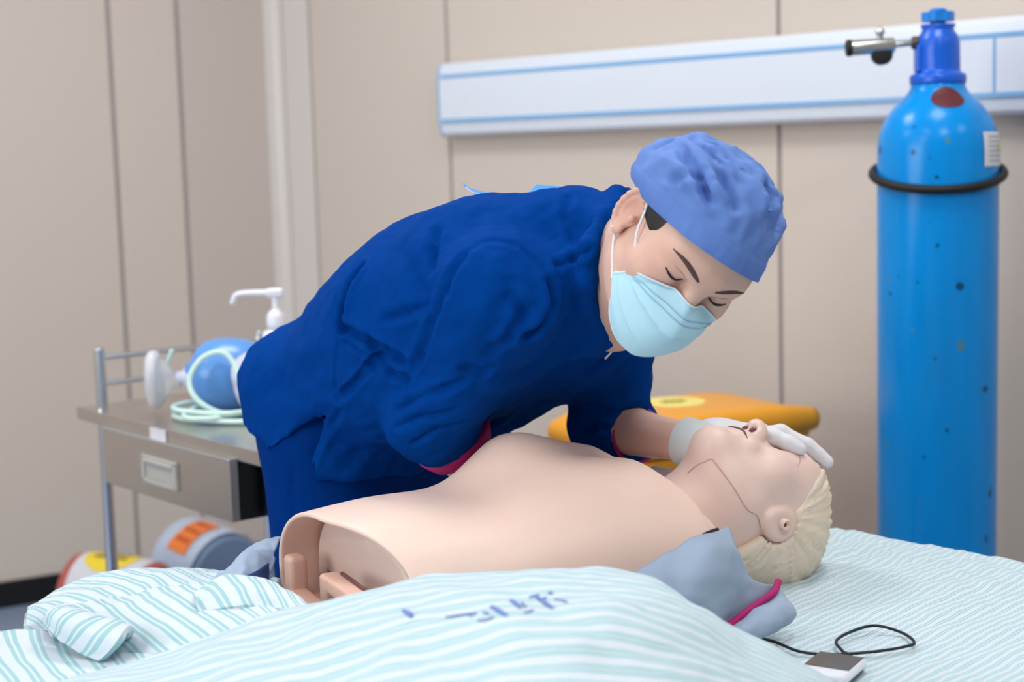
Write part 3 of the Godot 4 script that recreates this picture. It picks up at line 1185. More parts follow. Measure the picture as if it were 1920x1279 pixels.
	part("pump_collar", lathe_mesh([Vector2(0.0, 0.146), Vector2(0.018, 0.146), Vector2(0.0185, 0.150), Vector2(0.0185, 0.166), Vector2(0.015, 0.175), Vector2(0.009, 0.180), Vector2(0.0065, 0.184), Vector2(0.0062, 0.21), Vector2(0.0, 0.21)], 30), M.white_plastic, p)
	part("pump_head", build(bevel_box(Vector3(0.034, 0.018, 0.018), 0.006)[0], bevel_box(Vector3(0.034, 0.018, 0.018), 0.006)[1]), M.white_plastic, p, Vector3(0.0, 0.213, 0.0))
	part("spout", tube_mesh([Vector3(-0.008, 0.213, 0.0), Vector3(-0.04, 0.2135, 0.0), Vector3(-0.066, 0.213, 0.0), Vector3(-0.077, 0.208, 0.0), Vector3(-0.084, 0.193, 0.0)], [0.0065, 0.006, 0.0055, 0.0055, 0.005], 12, 6), M.white_plastic, p)

# ---------------------------------------------------------------- the two cases on the floor
func arch_profile(w: float, h: float, n := 20) -> PackedVector2Array:
	var P := PackedVector2Array([Vector2(w / 2, 0.0)])
	for k in n + 1:
		var t := PI * k / n
		P.append(Vector2(cos(t) * w / 2, h * 0.45 + sin(t) * h * 0.55))
	P.append(Vector2(-w / 2, 0.0))
	return P

func arch(w: float, h: float, z0: float, z1: float, bev := 0.01) -> ArrayMesh:
	var e := extrude(arch_profile(w, h), z0, z1, bev)
	return build(e[0], e[1])

func sticker_on_arch(w: float, h: float, a0: float, a1: float, z0: float, z1: float, lift: float, oval := false) -> ArrayMesh:
	var V := PackedVector3Array()
	for j in 11:
		for i in 13:
			var u := i / 6.0 - 1.0
			var v := j / 5.0 - 1.0
			if oval:
				var m := maxf(absf(u), absf(v))
				var l := Vector2(u, v).length()
				if l > 0.0:
					u *= m / l
					v *= m / l
			var t := deg_to_rad(lerpf(a0, a1, (u + 1.0) / 2.0))
			V.append(Vector3(cos(t) * (w / 2 + lift), h * 0.45 + sin(t) * (h * 0.55 + lift), lerpf(z0, z1, (v + 1.0) / 2.0)))
	return build(V, grid_index(13, 11, false, false))

func floor_cases() -> void:
	var a := thing("carry_case", "white arched carry case with red ends and a yellow label on the floor", "case", Vector3(0.715, 0.0, 1.155), deg_to_rad(44.4 + 62.0))
	part("body", arch(0.20, 0.275, -0.105, 0.105), M.case_white, a)
	part("end_panel", arch(0.196, 0.27, -0.135, -0.104, 0.014), M.case_red, a)
	part("end_panel", arch(0.196, 0.27, 0.104, 0.135, 0.014), M.case_red, a)
	part("yellow_label", sticker_on_arch(0.20, 0.275, 60, 125, -0.08, 0.08, 0.002, true), M.label_yellow, a)
	for k in 2:
		part("label_text", sticker_on_arch(0.20, 0.275, 82 + k * 14, 88 + k * 14, -0.05, 0.05, 0.0035), M.label_ink, a)
	var b := thing("carry_case", "grey blue arched carry case with a pale top and an orange label on the floor", "case", Vector3(0.65, 0.0, 0.83), deg_to_rad(44.4 + 35.0))
	part("body", arch(0.24, 0.275, -0.14, 0.12), M.case_blue, b)
	part("top_cover", sticker_on_arch(0.24, 0.275, 55, 190, -0.13, 0.11, 0.006), M.case_pale, b)
	part("orange_label", sticker_on_arch(0.24, 0.275, 85, 140, -0.06, 0.05, 0.009), M.label_orange, b)
	for k in 3:
		part("label_text", sticker_on_arch(0.24, 0.275, 94 + k * 14, 100 + k * 14, -0.045, 0.035, 0.0105), M.label_orange_dark, b)

# ---------------------------------------------------------------- bed
const BED_X0 := 2.455
const BED_X1 := 3.46
const BED_Z0 := 1.27
const BED_Z1 := 3.25

func bed() -> void:
	var o := thing("bed", "low white metal bed with a mattress under the striped sheet, the manikin lying on it", "bed", Vector3((BED_X0 + BED_X1) / 2, 0.0, (BED_Z0 + BED_Z1) / 2))
	var w := BED_X1 - BED_X0
	var l := BED_Z1 - BED_Z0
	box("mattress", Vector3(w - 0.02, 0.13, l - 0.02), Vector3(0, 0.606, 0), M.mattress, o, 0.03)
	box("deck", Vector3(w - 0.04, 0.03, l - 0.04), Vector3(0, 0.525, 0), M.bed_frame, o, 0.005)
	for s in [-1.0, 1.0]:
		box("side_bar", Vector3(0.04, 0.06, l - 0.1), Vector3(s * (w / 2 - 0.05), 0.48, 0), M.bed_frame, o, 0.006)
		box("end_bar", Vector3(w - 0.14, 0.05, 0.04), Vector3(0, 0.48, s * (l / 2 - 0.06)), M.bed_frame, o, 0.006)
		for q in [-1.0, 1.0]:
			box("leg", Vector3(0.045, 0.47, 0.045), Vector3(s * (w / 2 - 0.08), 0.235, q * (l / 2 - 0.1)), M.bed_frame, o, 0.006)

	# sheet: one cloth over the mattress, hanging a little over the edges
	var V := PackedVector3Array()
	var UV := PackedVector2Array()
	var f := FastNoiseLite.new()
	f.seed = 11
	f.frequency = 1.0
	f.fractal_octaves = 2
	var g := FastNoiseLite.new()
	g.seed = 31
	g.frequency = 1.0
	g.fractal_octaves = 3
	var nu := 150
	var nv := 190
	var hang := 0.16
	for j in nv:
		for i in nu:
			var a := lerpf(-hang, w + hang, float(i) / (nu - 1))
			var b := lerpf(-hang, l + hang, float(j) / (nv - 1))
			var x := clampf(a, 0.0, w)
			var z := clampf(b, 0.0, l)
			var ox := absf(a - x)
			var oz := absf(b - z)
			var drop := maxf(ox, oz)
			# rounded shoulder over the mattress edge
			var r := 0.025
			var out := 0.0
			var dy := 0.0
			if drop > 0.0:
				var t := minf(drop / r, PI / 2)
				out = sin(t) * r
				dy = (1.0 - cos(t)) * r + maxf(drop - r * PI / 2, 0.0)
			var px := BED_X0 + x + (out * signf(a - x) if ox >= oz and ox > 0.0 else 0.0)
			var pz := BED_Z0 + z + (out * signf(b - z) if oz > ox else 0.0)
			# soft wrinkles: long ones with the stripes, short ones near the head end
			var wr := 0.0035 * f.get_noise_2d(px * 22.0 + pz * 7.0, pz * 4.0) + 0.002 * g.get_noise_2d(px * 30.0 - pz * 18.0, pz * 16.0)
			var near := exp(-pow((px - 2.93) / 0.24, 2.0) - pow((pz - 1.36) / 0.16, 2.0))
			wr += near * (0.010 * absf(f.get_noise_2d(px * 19.0 - pz * 11.0 + 7.0, pz * 12.0 + px * 5.0)) + 0.004)
			V.append(Vector3(px, 0.6775 + wr - dy, pz + (wr * 1.2 if drop > 0.0 else 0.0)))
			var shift := 0.004 * g.get_noise_2d(px * 5.0 + 3.0, pz * 5.0) + near * 0.007 * g.get_noise_2d(px * 9.0, pz * 9.0 + 9.0)
			UV.append(Vector2(a + shift, b))
	var sh := thing("bed_sheet", "white bed sheet with pairs of mint green stripes spread flat over the mattress", "bed sheet", Vector3.ZERO)
	part("cloth", build(V, grid_index(nu, nv, false, false), UV), M.sheet, sh)

# ---------------------------------------------------------------- manikin
func table(xs: Array, ys: Array, x: float) -> float:
	if x <= xs[0]:
		return ys[0]
	for k in xs.size() - 1:
		if x <= xs[k + 1]:
			var t: float = (x - xs[k]) / (xs[k + 1] - xs[k])
			var p0: float = ys[k - 1] if k > 0 else 2.0 * ys[0] - ys[1]
			var p3: float = ys[k + 2] if k + 2 < ys.size() else ys[k + 1]
			return cubic_interpolate(ys[k], ys[k + 1], p0, p3, t)
	return ys[-1]

func bump(x: float, z: float, cx: float, cz: float, sx: float, sz: float) -> float:
	return exp(-pow((x - cx) / sx, 2.0) - pow((z - cz) / sz, 2.0))

const TS := [0.0, 0.08, 0.16, 0.24, 0.32, 0.39, 0.435, 0.465, 0.49, 0.51]
const TW := [0.142, 0.144, 0.148, 0.158, 0.170, 0.175, 0.163, 0.124, 0.088, 0.068]
const TH := [0.140, 0.150, 0.155, 0.170, 0.178, 0.170, 0.146, 0.119, 0.105, 0.097]

func torso_point(s: float, th: float, inset: float) -> Vector3:
	var w := table(TS, TW, s) - inset
	var h := table(TS, TH, s) - inset
	var c := cos(th)
	var sn := sin(th)
	var z := w * signf(c) * pow(absf(c), 0.82)
	var y0 := 0.058
	var y := y0 + (h - y0) * pow(sn, 0.92) if sn >= 0.0 else y0 + (y0 - inset * 0.5) * -pow(-sn, 0.55)
	if sn > 0.0:
		var e := smoothstep(0.0, 0.5, sn)
		var d := 0.036 * bump(s, z, 0.275, -0.085, 0.05 if s < 0.275 else 0.075, 0.085)
		d += 0.014 * bump(s, z, 0.375, 0.078, 0.055, 0.055) + 0.010 * bump(s, z, 0.40, -0.08, 0.05, 0.055)
		d -= 0.006 * bump(s, z, 0.38, 0.0, 0.07, 0.03)
		d -= 0.010 * bump(s, z, 0.20, 0.03, 0.06, 0.12)
		d -= 0.005 * bump(s, z, 0.105, -0.035, 0.010, 0.012)
		d += 0.008 * bump(s, z, 0.435, 0.13, 0.03, 0.05)
		y += d * e
	return Vector3(s, y, z)

func rim(th: float) -> float:
	var c := cos(th)
	var sn := sin(th)
	return 0.012 + 0.062 * pow(maxf(c, 0.0), 1.1) * (1.0 if sn > -0.3 else 0.8) - 0.012 * maxf(-c, 0.0)

func head_prims(man: bool) -> Array:
	var L := []
	L.append(ell(Vector3(0, 0.040, -0.012), Vector3(0.073 if man else 0.0705, 0.082 if man else 0.086, 0.094), 0.03))
	L.append(ell(Vector3(0, -0.022, 0.028), Vector3(0.059, 0.074, 0.060), 0.035))
	L.append(ell(Vector3(0, 0.052, 0.048), Vector3(0.060 if man else 0.052, 0.045, 0.037), 0.03))
	for s in [-1.0, 1.0]:
		L.append(cap(Vector3(s * 0.046, -0.050, 0.012), Vector3(s * 0.012, -0.078, 0.068), 0.019, 0.016, 0.03))
		L.append(ell(Vector3(s * 0.042, -0.008, 0.054), Vector3(0.023, 0.021, 0.022), 0.03))
		L.append(cap(Vector3(s * 0.040, 0.041, 0.066), Vector3(s * 0.012, 0.039, 0.080), 0.010, 0.010, 0.02))
		L.append(ell(Vector3(s * 0.031, 0.022, 0.069), Vector3(0.0155, 0.013, 0.0135), 0.008))
		L.append(ell(Vector3(s * 0.017, 0.018, 0.088), Vector3(0.006, 0.008, 0.009), 0.012, Basis(), 1))
	L.append(ell(Vector3(0, -0.078, 0.078), Vector3(0.020, 0.015, 0.017), 0.025))
	L.append(cap(Vector3(0, 0.030, 0.083), Vector3(0, -0.008, 0.106), 0.0068, 0.0085, 0.016))
	L.append(ell(Vector3(0, -0.013, 0.104), Vector3(0.0125, 0.010, 0.012), 0.012))
	for s in [-1.0, 1.0]:
		L.append(ell(Vector3(s * 0.0135, -0.016, 0.096), Vector3(0.0065, 0.008, 0.010), 0.008))
	L.append(ell(Vector3(0, -0.040, 0.083), Vector3(0.038 if man else 0.026, 0.017, 0.017), 0.015))
	L.append(cap(Vector3(-0.017, -0.041, 0.094), Vector3(0.017, -0.041, 0.094), 0.005, 0.005, 0.008))
	L.append(cap(Vector3(-0.014, -0.053, 0.092), Vector3(0.014, -0.053, 0.092), 0.0055, 0.0055, 0.008))
	if man:
		for s in [-1.0, 1.0]:
			L.append(ell(Vector3(s * 0.0072, -0.0235, 0.103), Vector3(0.0046, 0.0065, 0.0075), 0.002, Basis(), 1))
	return L

func manikin() -> void:
	var B: Array = [Vector3(2.6908, 0.6850, 2.0937), 1.19764]
	var o := thing("manikin", "pale skin coloured first aid training manikin with bare torso lying face up on the bed", "manikin", B[0], B[1])
	# torso skin: a shell, open at the waist
	var nt := 72
	var ns := 64
	var V := PackedVector3Array()
	for side in 2:
		for j in ns:
			for i in nt:
				var th := TAU * i / nt
				var t := float(j) / (ns - 1)
				if side == 1:
					t = 1.0 - t
				var s0 := rim(th)
				var s := lerpf(s0, 0.51, t) if side == 0 else lerpf(s0, 0.16, clampf(1.0 - t, 0.0, 1.0))
				if side == 0:
					V.append(torso_point(s, th, 0.0))
				else:
					s = lerpf(s0, 0.16, 1.0 - float(j) / (ns - 1))
					V.append(torso_point(s, th, 0.0055))
	# order rings: inner from deep to rim, then outer from rim to neck
	var R := PackedVector3Array()
	for j in ns:
		for i in nt:
			R.append(V[(ns + j) * nt + i])
	for i in nt:
		var th := TAU * i / nt
		R.append(torso_point(rim(th) - 0.0022, th, 0.0042))
	for i in nt:
		var th := TAU * i / nt
		R.append(torso_point(rim(th) - 0.0022, th, 0.0013))
	for j in ns:
		for i in nt:
			R.append(V[j * nt + i])
	# neckline lip, turned in
	for q in [[0.512, 0.003], [0.509, 0.010]]:
		for i in nt:
			R.append(torso_point(q[0], TAU * i / nt, q[1]))
	part("torso_skin", build(R, grid_index(nt, R.size() / nt, true, false, false)), M.manikin_skin, o)
	# chest plate that fills the waist opening, with a lower edge at mid height
	var P := PackedVector3Array()
	var I := PackedInt32Array()
	var rings := [[0.050, 0.030], [0.044, 0.018], [0.048, 0.010], [0.075, 0.007]]
	for q in rings:
		for i in 41:
			var th := lerpf(-0.12, PI + 0.12, i / 40.0)
			var p := torso_point(maxf(q[0], rim(th) * 0.55 + q[0] * 0.62), th, q[1])
			P.append(p)
	var cen := P.size()
	for i in 41:
		var z := lerpf(0.13, -0.13, i / 40.0)
		P.append(Vector3(0.054, 0.046 - 0.006 * (1.0 - pow(z / 0.13, 2.0)), z * 0.90))
	for j in 3:
		for i in 40:
			var a := j * 41 + i
			I.append_array(PackedInt32Array([a, a + 1, a + 42, a, a + 42, a + 41]))
	for i in 40:
		I.append_array(PackedInt32Array([i, cen + i, cen + i + 1, i, cen + i + 1, i + 1]))
	part("chest_plate", build(P, I), M.manikin_plate, o, Vector3.ZERO, Vector3.ZERO, "dull pink inner plate in the waist opening")
	box("inner_wall", Vector3(0.006, 0.07, 0.25), Vector3(0.062, 0.04, 0.0), M.manikin_plate, o, 0.002)
	# base with its clips
	box("base", Vector3(0.10, 0.022, 0.235), Vector3(0.050, 0.013, 0.0), M.manikin_base, o, 0.006)
	box("clip_post", Vector3(0.024, 0.066, 0.028), Vector3(0.008, 0.042, -0.104), M.manikin_base, o, 0.007)
	box("clip_rail", Vector3(0.026, 0.020, 0.10), Vector3(0.006, 0.026, -0.05), M.manikin_base, o, 0.006)
	box("spring_post", Vector3(0.022, 0.072, 0.024), Vector3(0.010, 0.045, 0.030), M.manikin_base, o, 0.004)
	box("spring_bar", Vector3(0.022, 0.018, 0.115), Vector3(0.011, 0.0725, 0.075), M.manikin_base, o, 0.004)
	box("gap_shade", Vector3(0.004, 0.004, 0.080), Vector3(0.021, 0.0828, 0.076), M.hole_shade, o, 0.001, Vector3.ZERO, "dark strip standing for the shade in the gap above the bar")  # thin dark bar painting the shade in the gap
	part("shoulder_gap", tube_mesh([Vector3(0.3893, 0.1185, 0.2185), Vector3(0.3992, 0.1207, 0.2172), Vector3(0.4091, 0.1217, 0.2160)], 0.003, 8, 5), M.rubber, o, Vector3.ZERO, Vector3.ZERO, "dark shoulder joint edge")

	# head frame
	var turn: float = B[1] - 0.774326
	var back := Basis(Vector3.UP, -turn)
	var hb := Basis(back * Vector3(0.528, -0.03, 0.849), back * Vector3(0.815, -0.262, -0.517), back * Vector3(0.238, 0.965, -0.114)).orthonormalized()
	var ht: Vector3 = Vector3(0.5786, 0.0850, 0.0084)
	var H := Transform3D(hb, ht)
	var Hi := H.affine_inverse()
	var L := head_prims(true)
	var base_l := Hi * Vector3(0.50, 0.060, 0.0)
	var base_u := Hi * Vector3(0.47, 0.075, 0.0)
	L.append(cap(Vector3(0, -0.045, -0.020), base_l, 0.056, 0.060, 0.03))
	L.append(cap(Vector3(0, -0.060, 0.005), base_u, 0.046, 0.058, 0.03))
	# ear disc with its pivot stud
	L.append(ell(Vector3(0.070, -0.004, -0.006), Vector3(0.010, 0.026, 0.023), 0.006))
	L.append(ell(Vector3(0.083, -0.002, -0.004), Vector3(0.007, 0.019, 0.016), 0.006, Basis(), 1))
	L.append(ell(Vector3(-0.070, -0.004, -0.006), Vector3(0.010, 0.026, 0.023), 0.006))
	var e := nets(L, Vector3(-0.095, -0.20, -0.125), Vector3(0.095, 0.14, 0.125), 0.0032)
	e = relax(e, 1, 0.4)
	var face := part("head", build(e[0], e[1]), M.manikin_face, o)
	face.transform = H
	part("ear_stud", lathe_mesh([Vector2(0.0025, 0.001), Vector2(0.0045, 0.004), Vector2(0.0062, 0.005), Vector2(0.0075, 0.003), Vector2(0.0080, -0.002), Vector2(0.0080, -0.006)], 20), M.manikin_skin, face, Vector3(0.0785, -0.002, -0.004), Vector3(0, 0, -PI / 2))
	part("ear_hole_shade", lathe_mesh([Vector2(0.0005, 0.0), Vector2(0.003, 0.0), Vector2(0.003, 0.001), Vector2(0.0005, 0.001)], 14), M.hole_shade, face, Vector3(0.0785, -0.002, -0.004), Vector3(0, 0, -PI / 2))  # dark disc in place of the shade in the ear hole
	for q in [-1.0, 1.0]:
		var ne := ellipsoid(Vector3(q * 0.0072, -0.0225, 0.0985), Vector3(0.0044, 0.0060, 0.0072))
		part("nostril_shade", build(ne[0], ne[1]), M.hole_shade, face)  # dark filling for the shade inside the nostril
	var lips := []
	for k in 9:
		var u := lerpf(-0.45, 1.0, k / 8.0)
		lips.append(onto(L, Vector3(0.029 * u, -0.0465 - 0.0015 * u * u, 0.15), Vector3(0, 0, -1)) - Vector3(0, 0, 0.0004))
	part("mouth_shade", tube_mesh(lips, [0.0010, 0.0018, 0.0021, 0.0021, 0.0019, 0.0014, 0.0003], 8, 4), M.hole_shade, face)  # dark line painting the shade between the parted lips
	# parting line of the face skin and the closed eyelids
	var eye: Vector3 = Hi * (Vector3(-0.5251, 0.5550, 1.7377))
	for line in [[Vector3(0.4027, 0.1786, 0.1615), Vector3(0.4123, 0.1863, 0.1648), Vector3(0.4222, 0.1909, 0.1686), Vector3(0.4286, 0.1937, 0.1711), Vector3(0.4327, 0.1893, 0.1736), Vector3(0.4413, 0.1755, 0.1792), Vector3(0.4512, 0.1581, 0.1860), Vector3(0.4589, 0.1412, 0.1917), Vector3(0.4639, 0.1331, 0.1950), Vector3(0.4725, 0.1267, 0.1997), Vector3(0.4754, 0.1131, 0.2028), Vector3(0.4822, 0.0994, 0.2077), Vector3(0.4935, 0.0923, 0.2137), Vector3(0.5041, 0.0981, 0.2177)]]:
		var pts := []
		for p in line:
			var q: Vector3 = Hi * p
			pts.append(onto(L, q, (q - eye).normalized()))
		part("seam_line", tube_mesh(pts, 0.0007, 6, 6), M.seam, face)
	for line in [[Vector3(0.5055, 0.2067, 0.2041), Vector3(0.5085, 0.2023, 0.2060), Vector3(0.5108, 0.1949, 0.2080)], [Vector3(0.5195, 0.1989, 0.2114), Vector3(0.5219, 0.1939, 0.2132), Vector3(0.5221, 0.1878, 0.2140), Vector3(0.5188, 0.1823, 0.2133)]]:
		var pts := []
		for p in line:
			var q: Vector3 = Hi * p
			pts.append(onto(L, q, (q - eye).normalized()))
		part("eyelid_crease_shade", tube_mesh(pts, [0.0003, 0.0008, 0.0003], 6, 5), M.seam, face)  # darker line for the shade in the lid crease
	# moulded hair
	var G := []
	G.append(ell(Vector3(0, 0.040, -0.014), Vector3(0.0765, 0.0865, 0.0975), 0.03))
	G.append(ell(Vector3(0, 0.052, 0.045), Vector3(0.064, 0.050, 0.042), 0.02))
	G.append(ell(Vector3(0, -0.028, -0.030), Vector3(0.066, 0.052, 0.066), 0.03))
	var wave := FastNoiseLite.new()
	wave.seed = 8
	wave.frequency = 1.0
	wave.fractal_octaves = 2
	var hair := nets(G, Vector3(-0.09, -0.10, -0.13), Vector3(0.09, 0.145, 0.11), 0.0035, func(p: Vector3, d: float) -> float:
		var edge := p.z - (0.86 * p.y - 0.004 + 0.034 * smoothstep(0.015, 0.07, p.y))
		var disc := (Vector3(absf(p.x), p.y, p.z) - Vector3(0.073, -0.004, -0.004)).length() - 0.0275
		return maxf(maxf(d, edge * 0.75), -disc))
	var hn := normals(hair[0], hair[1])
	for k in hair[0].size():
		var p: Vector3 = hair[0][k]
		var a := atan2(p.y, p.z)
		var rim_d := (0.86 * p.y - 0.004 + 0.034 * smoothstep(0.015, 0.07, p.y)) - p.z
		hair[0][k] = p + hn[k] * smoothstep(0.0, 0.016, rim_d) * (0.0042 * wave.get_noise_3d(a * 9.0 + p.x * 40.0 + sin(p.x * 60.0) * 0.6, p.x * 34.0, a * 2.0) + 0.001)
	part("hair", build(hair[0], hair[1]), M.manikin_hair, face, Vector3.ZERO, Vector3.ZERO, "moulded cream wavy hair")

func ellipsoid(c: Vector3, r: Vector3, n := 16) -> Array:
	var P := PackedVector2Array()
	for k in n + 1:
		var t := -PI / 2 + PI * k / n
		P.append(Vector2(maxf(cos(t), 0.001), sin(t)))
	var e := lathe(P, n * 2)
	for k in e[0].size():
		e[0][k] = c + e[0][k] * r
	return e

# ---------------------------------------------------------------- nurse
func surf(prims: Array, eye: Vector3, pts: Array) -> Array:
	var out := []
	for p: Vector3 in pts:
		out.append(onto(prims, p, (p - eye).normalized()))
	return out

func creases(prims: Array, eye: Vector3, list: Array) -> Array:
	var out := []
	for c in list:
		var s := surf(prims, eye, c[0])
		for k in s.size() - 1:
			out.append([s[k], s[k + 1], c[1], c[2]])
	return out

func tint(V: PackedVector3Array, spots: Array) -> PackedColorArray:
	var C := PackedColorArray()
	for p in V:
		var c := Color(1, 1, 1)
		for s in spots:
			var d: float = p.distance_to(s[0]) / s[1]
			if d < 2.5:
				c = c.lerp(s[2], s[3] * exp(-d * d))
		C.append(c)
	return C

func nurse() -> void:
	var B: Array = [Vector3(2.2954, 0.0000, 1.7252), 0.77433]
	var o := thing("person", "person in navy blue scrubs, blue surgical cap and face mask bending over the manikin", "person", B[0], B[1])
	var eye: Vector3 = Vector3(0.2600, 1.2400, 2.3400)
	var H := Transform3D(Basis(Vector3(0.7814, -0.5144, -0.3534), Vector3(0.6204, 0.579, 0.529), Vector3(-0.0675, -0.6326, 0.7715)).orthonormalized().scaled(Vector3.ONE * 0.97), Vector3(0.4554, 1.1230, 0.5199))
	var Hi := H.affine_inverse()
	var heye := Hi * eye

	# ---- joints
	var hip_r: Vector3 = Vector3(0.0026, 0.8375, 0.0516)
	var hip_l: Vector3 = Vector3(0.0764, 0.8241, -0.0576)
	var waist_r: Vector3 = Vector3(0.1078, 0.9699, 0.1667)
	var waist_l: Vector3 = Vector3(0.1544, 0.9537, 0.0176)
	var chest_r: Vector3 = Vector3(0.2381, 1.0636, 0.3166)
	var chest_l: Vector3 = Vector3(0.3169, 1.0264, 0.1297)
	var sho_r: Vector3 = Vector3(0.2487, 1.0656, 0.4171)
	var sho_l: Vector3 = Vector3(0.4045, 1.0235, 0.2006)
	var elb_r: Vector3 = Vector3(0.1515, 0.8997, 0.3060)
	var elb_l: Vector3 = Vector3(0.3894, 0.8519, 0.1304)
	var cuf_r: Vector3 = Vector3(0.1872, 0.8522, 0.2663)
	var cuf_l: Vector3 = Vector3(0.4260, 0.8469, 0.1763)
	var wri_r: Vector3 = Vector3(0.3720, 0.7900, 0.1781)
	var wri_l: Vector3 = Vector3(0.4947, 0.8546, 0.2963)
	var c7: Vector3 = Vector3(0.3469, 1.1247, 0.3396)
	var knee_r := Vector3(hip_r.x - 0.01, 0.46, hip_r.z + 0.02)
	var knee_l := Vector3(hip_l.x - 0.01, 0.46, hip_l.z + 0.02)
	var ank_r := Vector3(hip_r.x - 0.02, 0.09, hip_r.z)
	var ank_l := Vector3(hip_l.x - 0.02, 0.09, hip_l.z)

	# ---- body: one continuous skin
	var body := []
	body.append_array(chain([hip_r, waist_r, chest_r], [0.075, 0.075, 0.08], 0.06))
	body.append_array(chain([hip_l, waist_l, chest_l], [0.075, 0.075, 0.08], 0.06))
	body.append(cap(chest_r.lerp(chest_l, 0.5), c7, 0.07, 0.036, 0.04))
	body.append_array(chain([sho_r, elb_r, Vector3(0.2153, 0.8011, 0.2271), wri_r], [0.042, 0.034, 0.031, 0.024], 0.02))
	body.append_array(chain([sho_l, elb_l], [0.042, 0.037], 0.02))
	body.append(cap(elb_l, wri_l, 0.0375, 0.0245, 0.02))
	body.append_array(chain([hip_r, knee_r, ank_r], [0.07, 0.045, 0.032], 0.03))
	body.append_array(chain([hip_l, knee_l, ank_l], [0.07, 0.045, 0.032], 0.03))
	body.append(cap(c7, H * Vector3(0, -0.04, -0.022), 0.038, 0.048, 0.03))
	body.append(cap(Vector3(0.3874, 1.0256, 0.3514), Vector3(0.4070, 1.0603, 0.4077), 0.042, 0.044, 0.03))
	var bl := [Vector3(10, 10, 10), Vector3(-10, -10, -10)]
	for p in [hip_r, hip_l, ank_r, ank_l, sho_r, sho_l, elb_r, elb_l, wri_r, wri_l, c7, H.origin]:
		bl[0] = (bl[0] as Vector3).min(p)
		bl[1] = (bl[1] as Vector3).max(p)
	var body_e := nets(body, bl[0] - Vector3(0.14, 0.08, 0.12), bl[1] + Vector3(0.14, 0.1, 0.12), 0.011)
	body_e = relax(body_e, 1, 0.5)
	# head and neck on a finer grid of their own
	var hp := head_prims(false)
	hp.append(cap(Vector3(0, -0.035, -0.022), Hi * c7, 0.051, 0.038, 0.035))
	hp.append(cap(Vector3(-0.030, -0.035, -0.02), Hi * (Vector3(0.3758, 1.0570, 0.3980)), 0.022, 0.018, 0.035))
	hp.append(cap(Vector3(0.0, -0.06, -0.0), Hi * (Vector3(0.3928, 1.0308, 0.3709)), 0.035, 0.036, 0.04))
	# right ear
	var ec := Vector3(-0.0755, 0.003, -0.014)
	var eo := Vector3(-0.50, 0.0, -0.866)
	var en := Vector3(-0.866, 0.0, 0.5)
	var eb := Basis(Vector3(0.866, 0, -0.5), Vector3.UP, Vector3(0.5, 0, 0.866)).orthonormalized()
	var ear := []
	ear.append(ell(ec, Vector3(0.0055, 0.029, 0.0175), 0.006, eb))
	ear.append(ell(ec + en * 0.0085 - eo * 0.001 + Vector3(0, -0.002, 0), Vector3(0.0085, 0.0175, 0.0105), 0.003, eb, 1))
	for k in 12:
		var t0 := lerpf(-0.9, 3.4, k / 12.0)
		var t1 := lerpf(-0.9, 3.4, (k + 1) / 12.0)
		var q0 := ec + en * 0.0035 + Vector3.UP * 0.029 * cos(t0 - 0.25) + eo * 0.0165 * sin(t0 - 0.25)
		var q1 := ec + en * 0.0035 + Vector3.UP * 0.029 * cos(t1 - 0.25) + eo * 0.0165 * sin(t1 - 0.25)
		ear.append(cap(q0, q1, 0.0034, 0.0034, 0.003))
	ear.append(ell(ec + Vector3(0.0, -0.028, 0.008), Vector3(0.0055, 0.0095, 0.0085), 0.006))
	ear.append(ell(ec + Vector3(-0.001, -0.004, 0.016), Vector3(0.004, 0.006, 0.004), 0.004))
	ear.append(ell(ec - en * 0.008 - eo * 0.004, Vector3(0.008, 0.022, 0.012), 0.006, eb))
	var ear_e := nets(ear, ec - Vector3(0.032, 0.045, 0.034), ec + Vector3(0.026, 0.040, 0.036), 0.0014)
	var head_e := nets(hp, Vector3(-0.105, -0.19, -0.16), Vector3(0.095, 0.14, 0.125), 0.0030)
	head_e = relax(head_e, 1, 0.35)
	var warm := Color(0.98, 0.80, 0.78)
	var hc := tint(head_e[0], [[Vector3(-0.044, 0.028, 0.07), 0.018, warm, 0.5], [Vector3(0.044, 0.028, 0.07), 0.018, warm, 0.5], [Vector3(-0.031, 0.032, 0.08), 0.012, Color(0.93, 0.74, 0.70), 0.6], [Vector3(0.031, 0.032, 0.08), 0.012, Color(0.93, 0.74, 0.70), 0.6], [ec, 0.022, Color(1.0, 0.80, 0.75), 0.6], [Vector3(-0.045, -0.005, 0.07), 0.03, Color(1.0, 0.86, 0.83), 0.5]])
	var joined := merge([body_e, moved(head_e, H), moved(ear_e, H)])
	var bc := PackedColorArray()
	bc.resize(body_e[0].size())
	bc.fill(Color(1, 1, 1))
	bc.append_array(hc)
	bc.append_array(tint(ear_e[0], [[ec + en * 0.002, 0.013, Color(0.93, 0.68, 0.63), 0.75], [ec, 0.03, Color(1.0, 0.84, 0.80), 0.7]]))
	var bm := build(joined[0], joined[1], PackedVector2Array(), bc)
	var skin := part("body", bm, M.skin, o, Vector3.ZERO, Vector3.ZERO, "bent body with the face turned down")

	# ---- face details
	for s in [-1.0, 1.0]:
		var lash := []
		for k in 9:
			var t := k / 8.0
			var p := Vector3(s * lerpf(0.0185, 0.0455, t), 0.0195 - 0.0028 * sin(PI * clampf(t * 0.95, 0.0, 1.0)) + 0.003 * t, 0.13)
			lash.append(onto(hp, p, Vector3(0, 0, -1)) + Vector3(0, 0, 0.0004))
		part("eyelash", tube_mesh([H * lash[0], H * lash[2], H * lash[4], H * lash[6], H * lash[8]], [0.0004, 0.0010, 0.0014, 0.0015, 0.0006], 8, 6), M.lash, skin)
		var crease := []
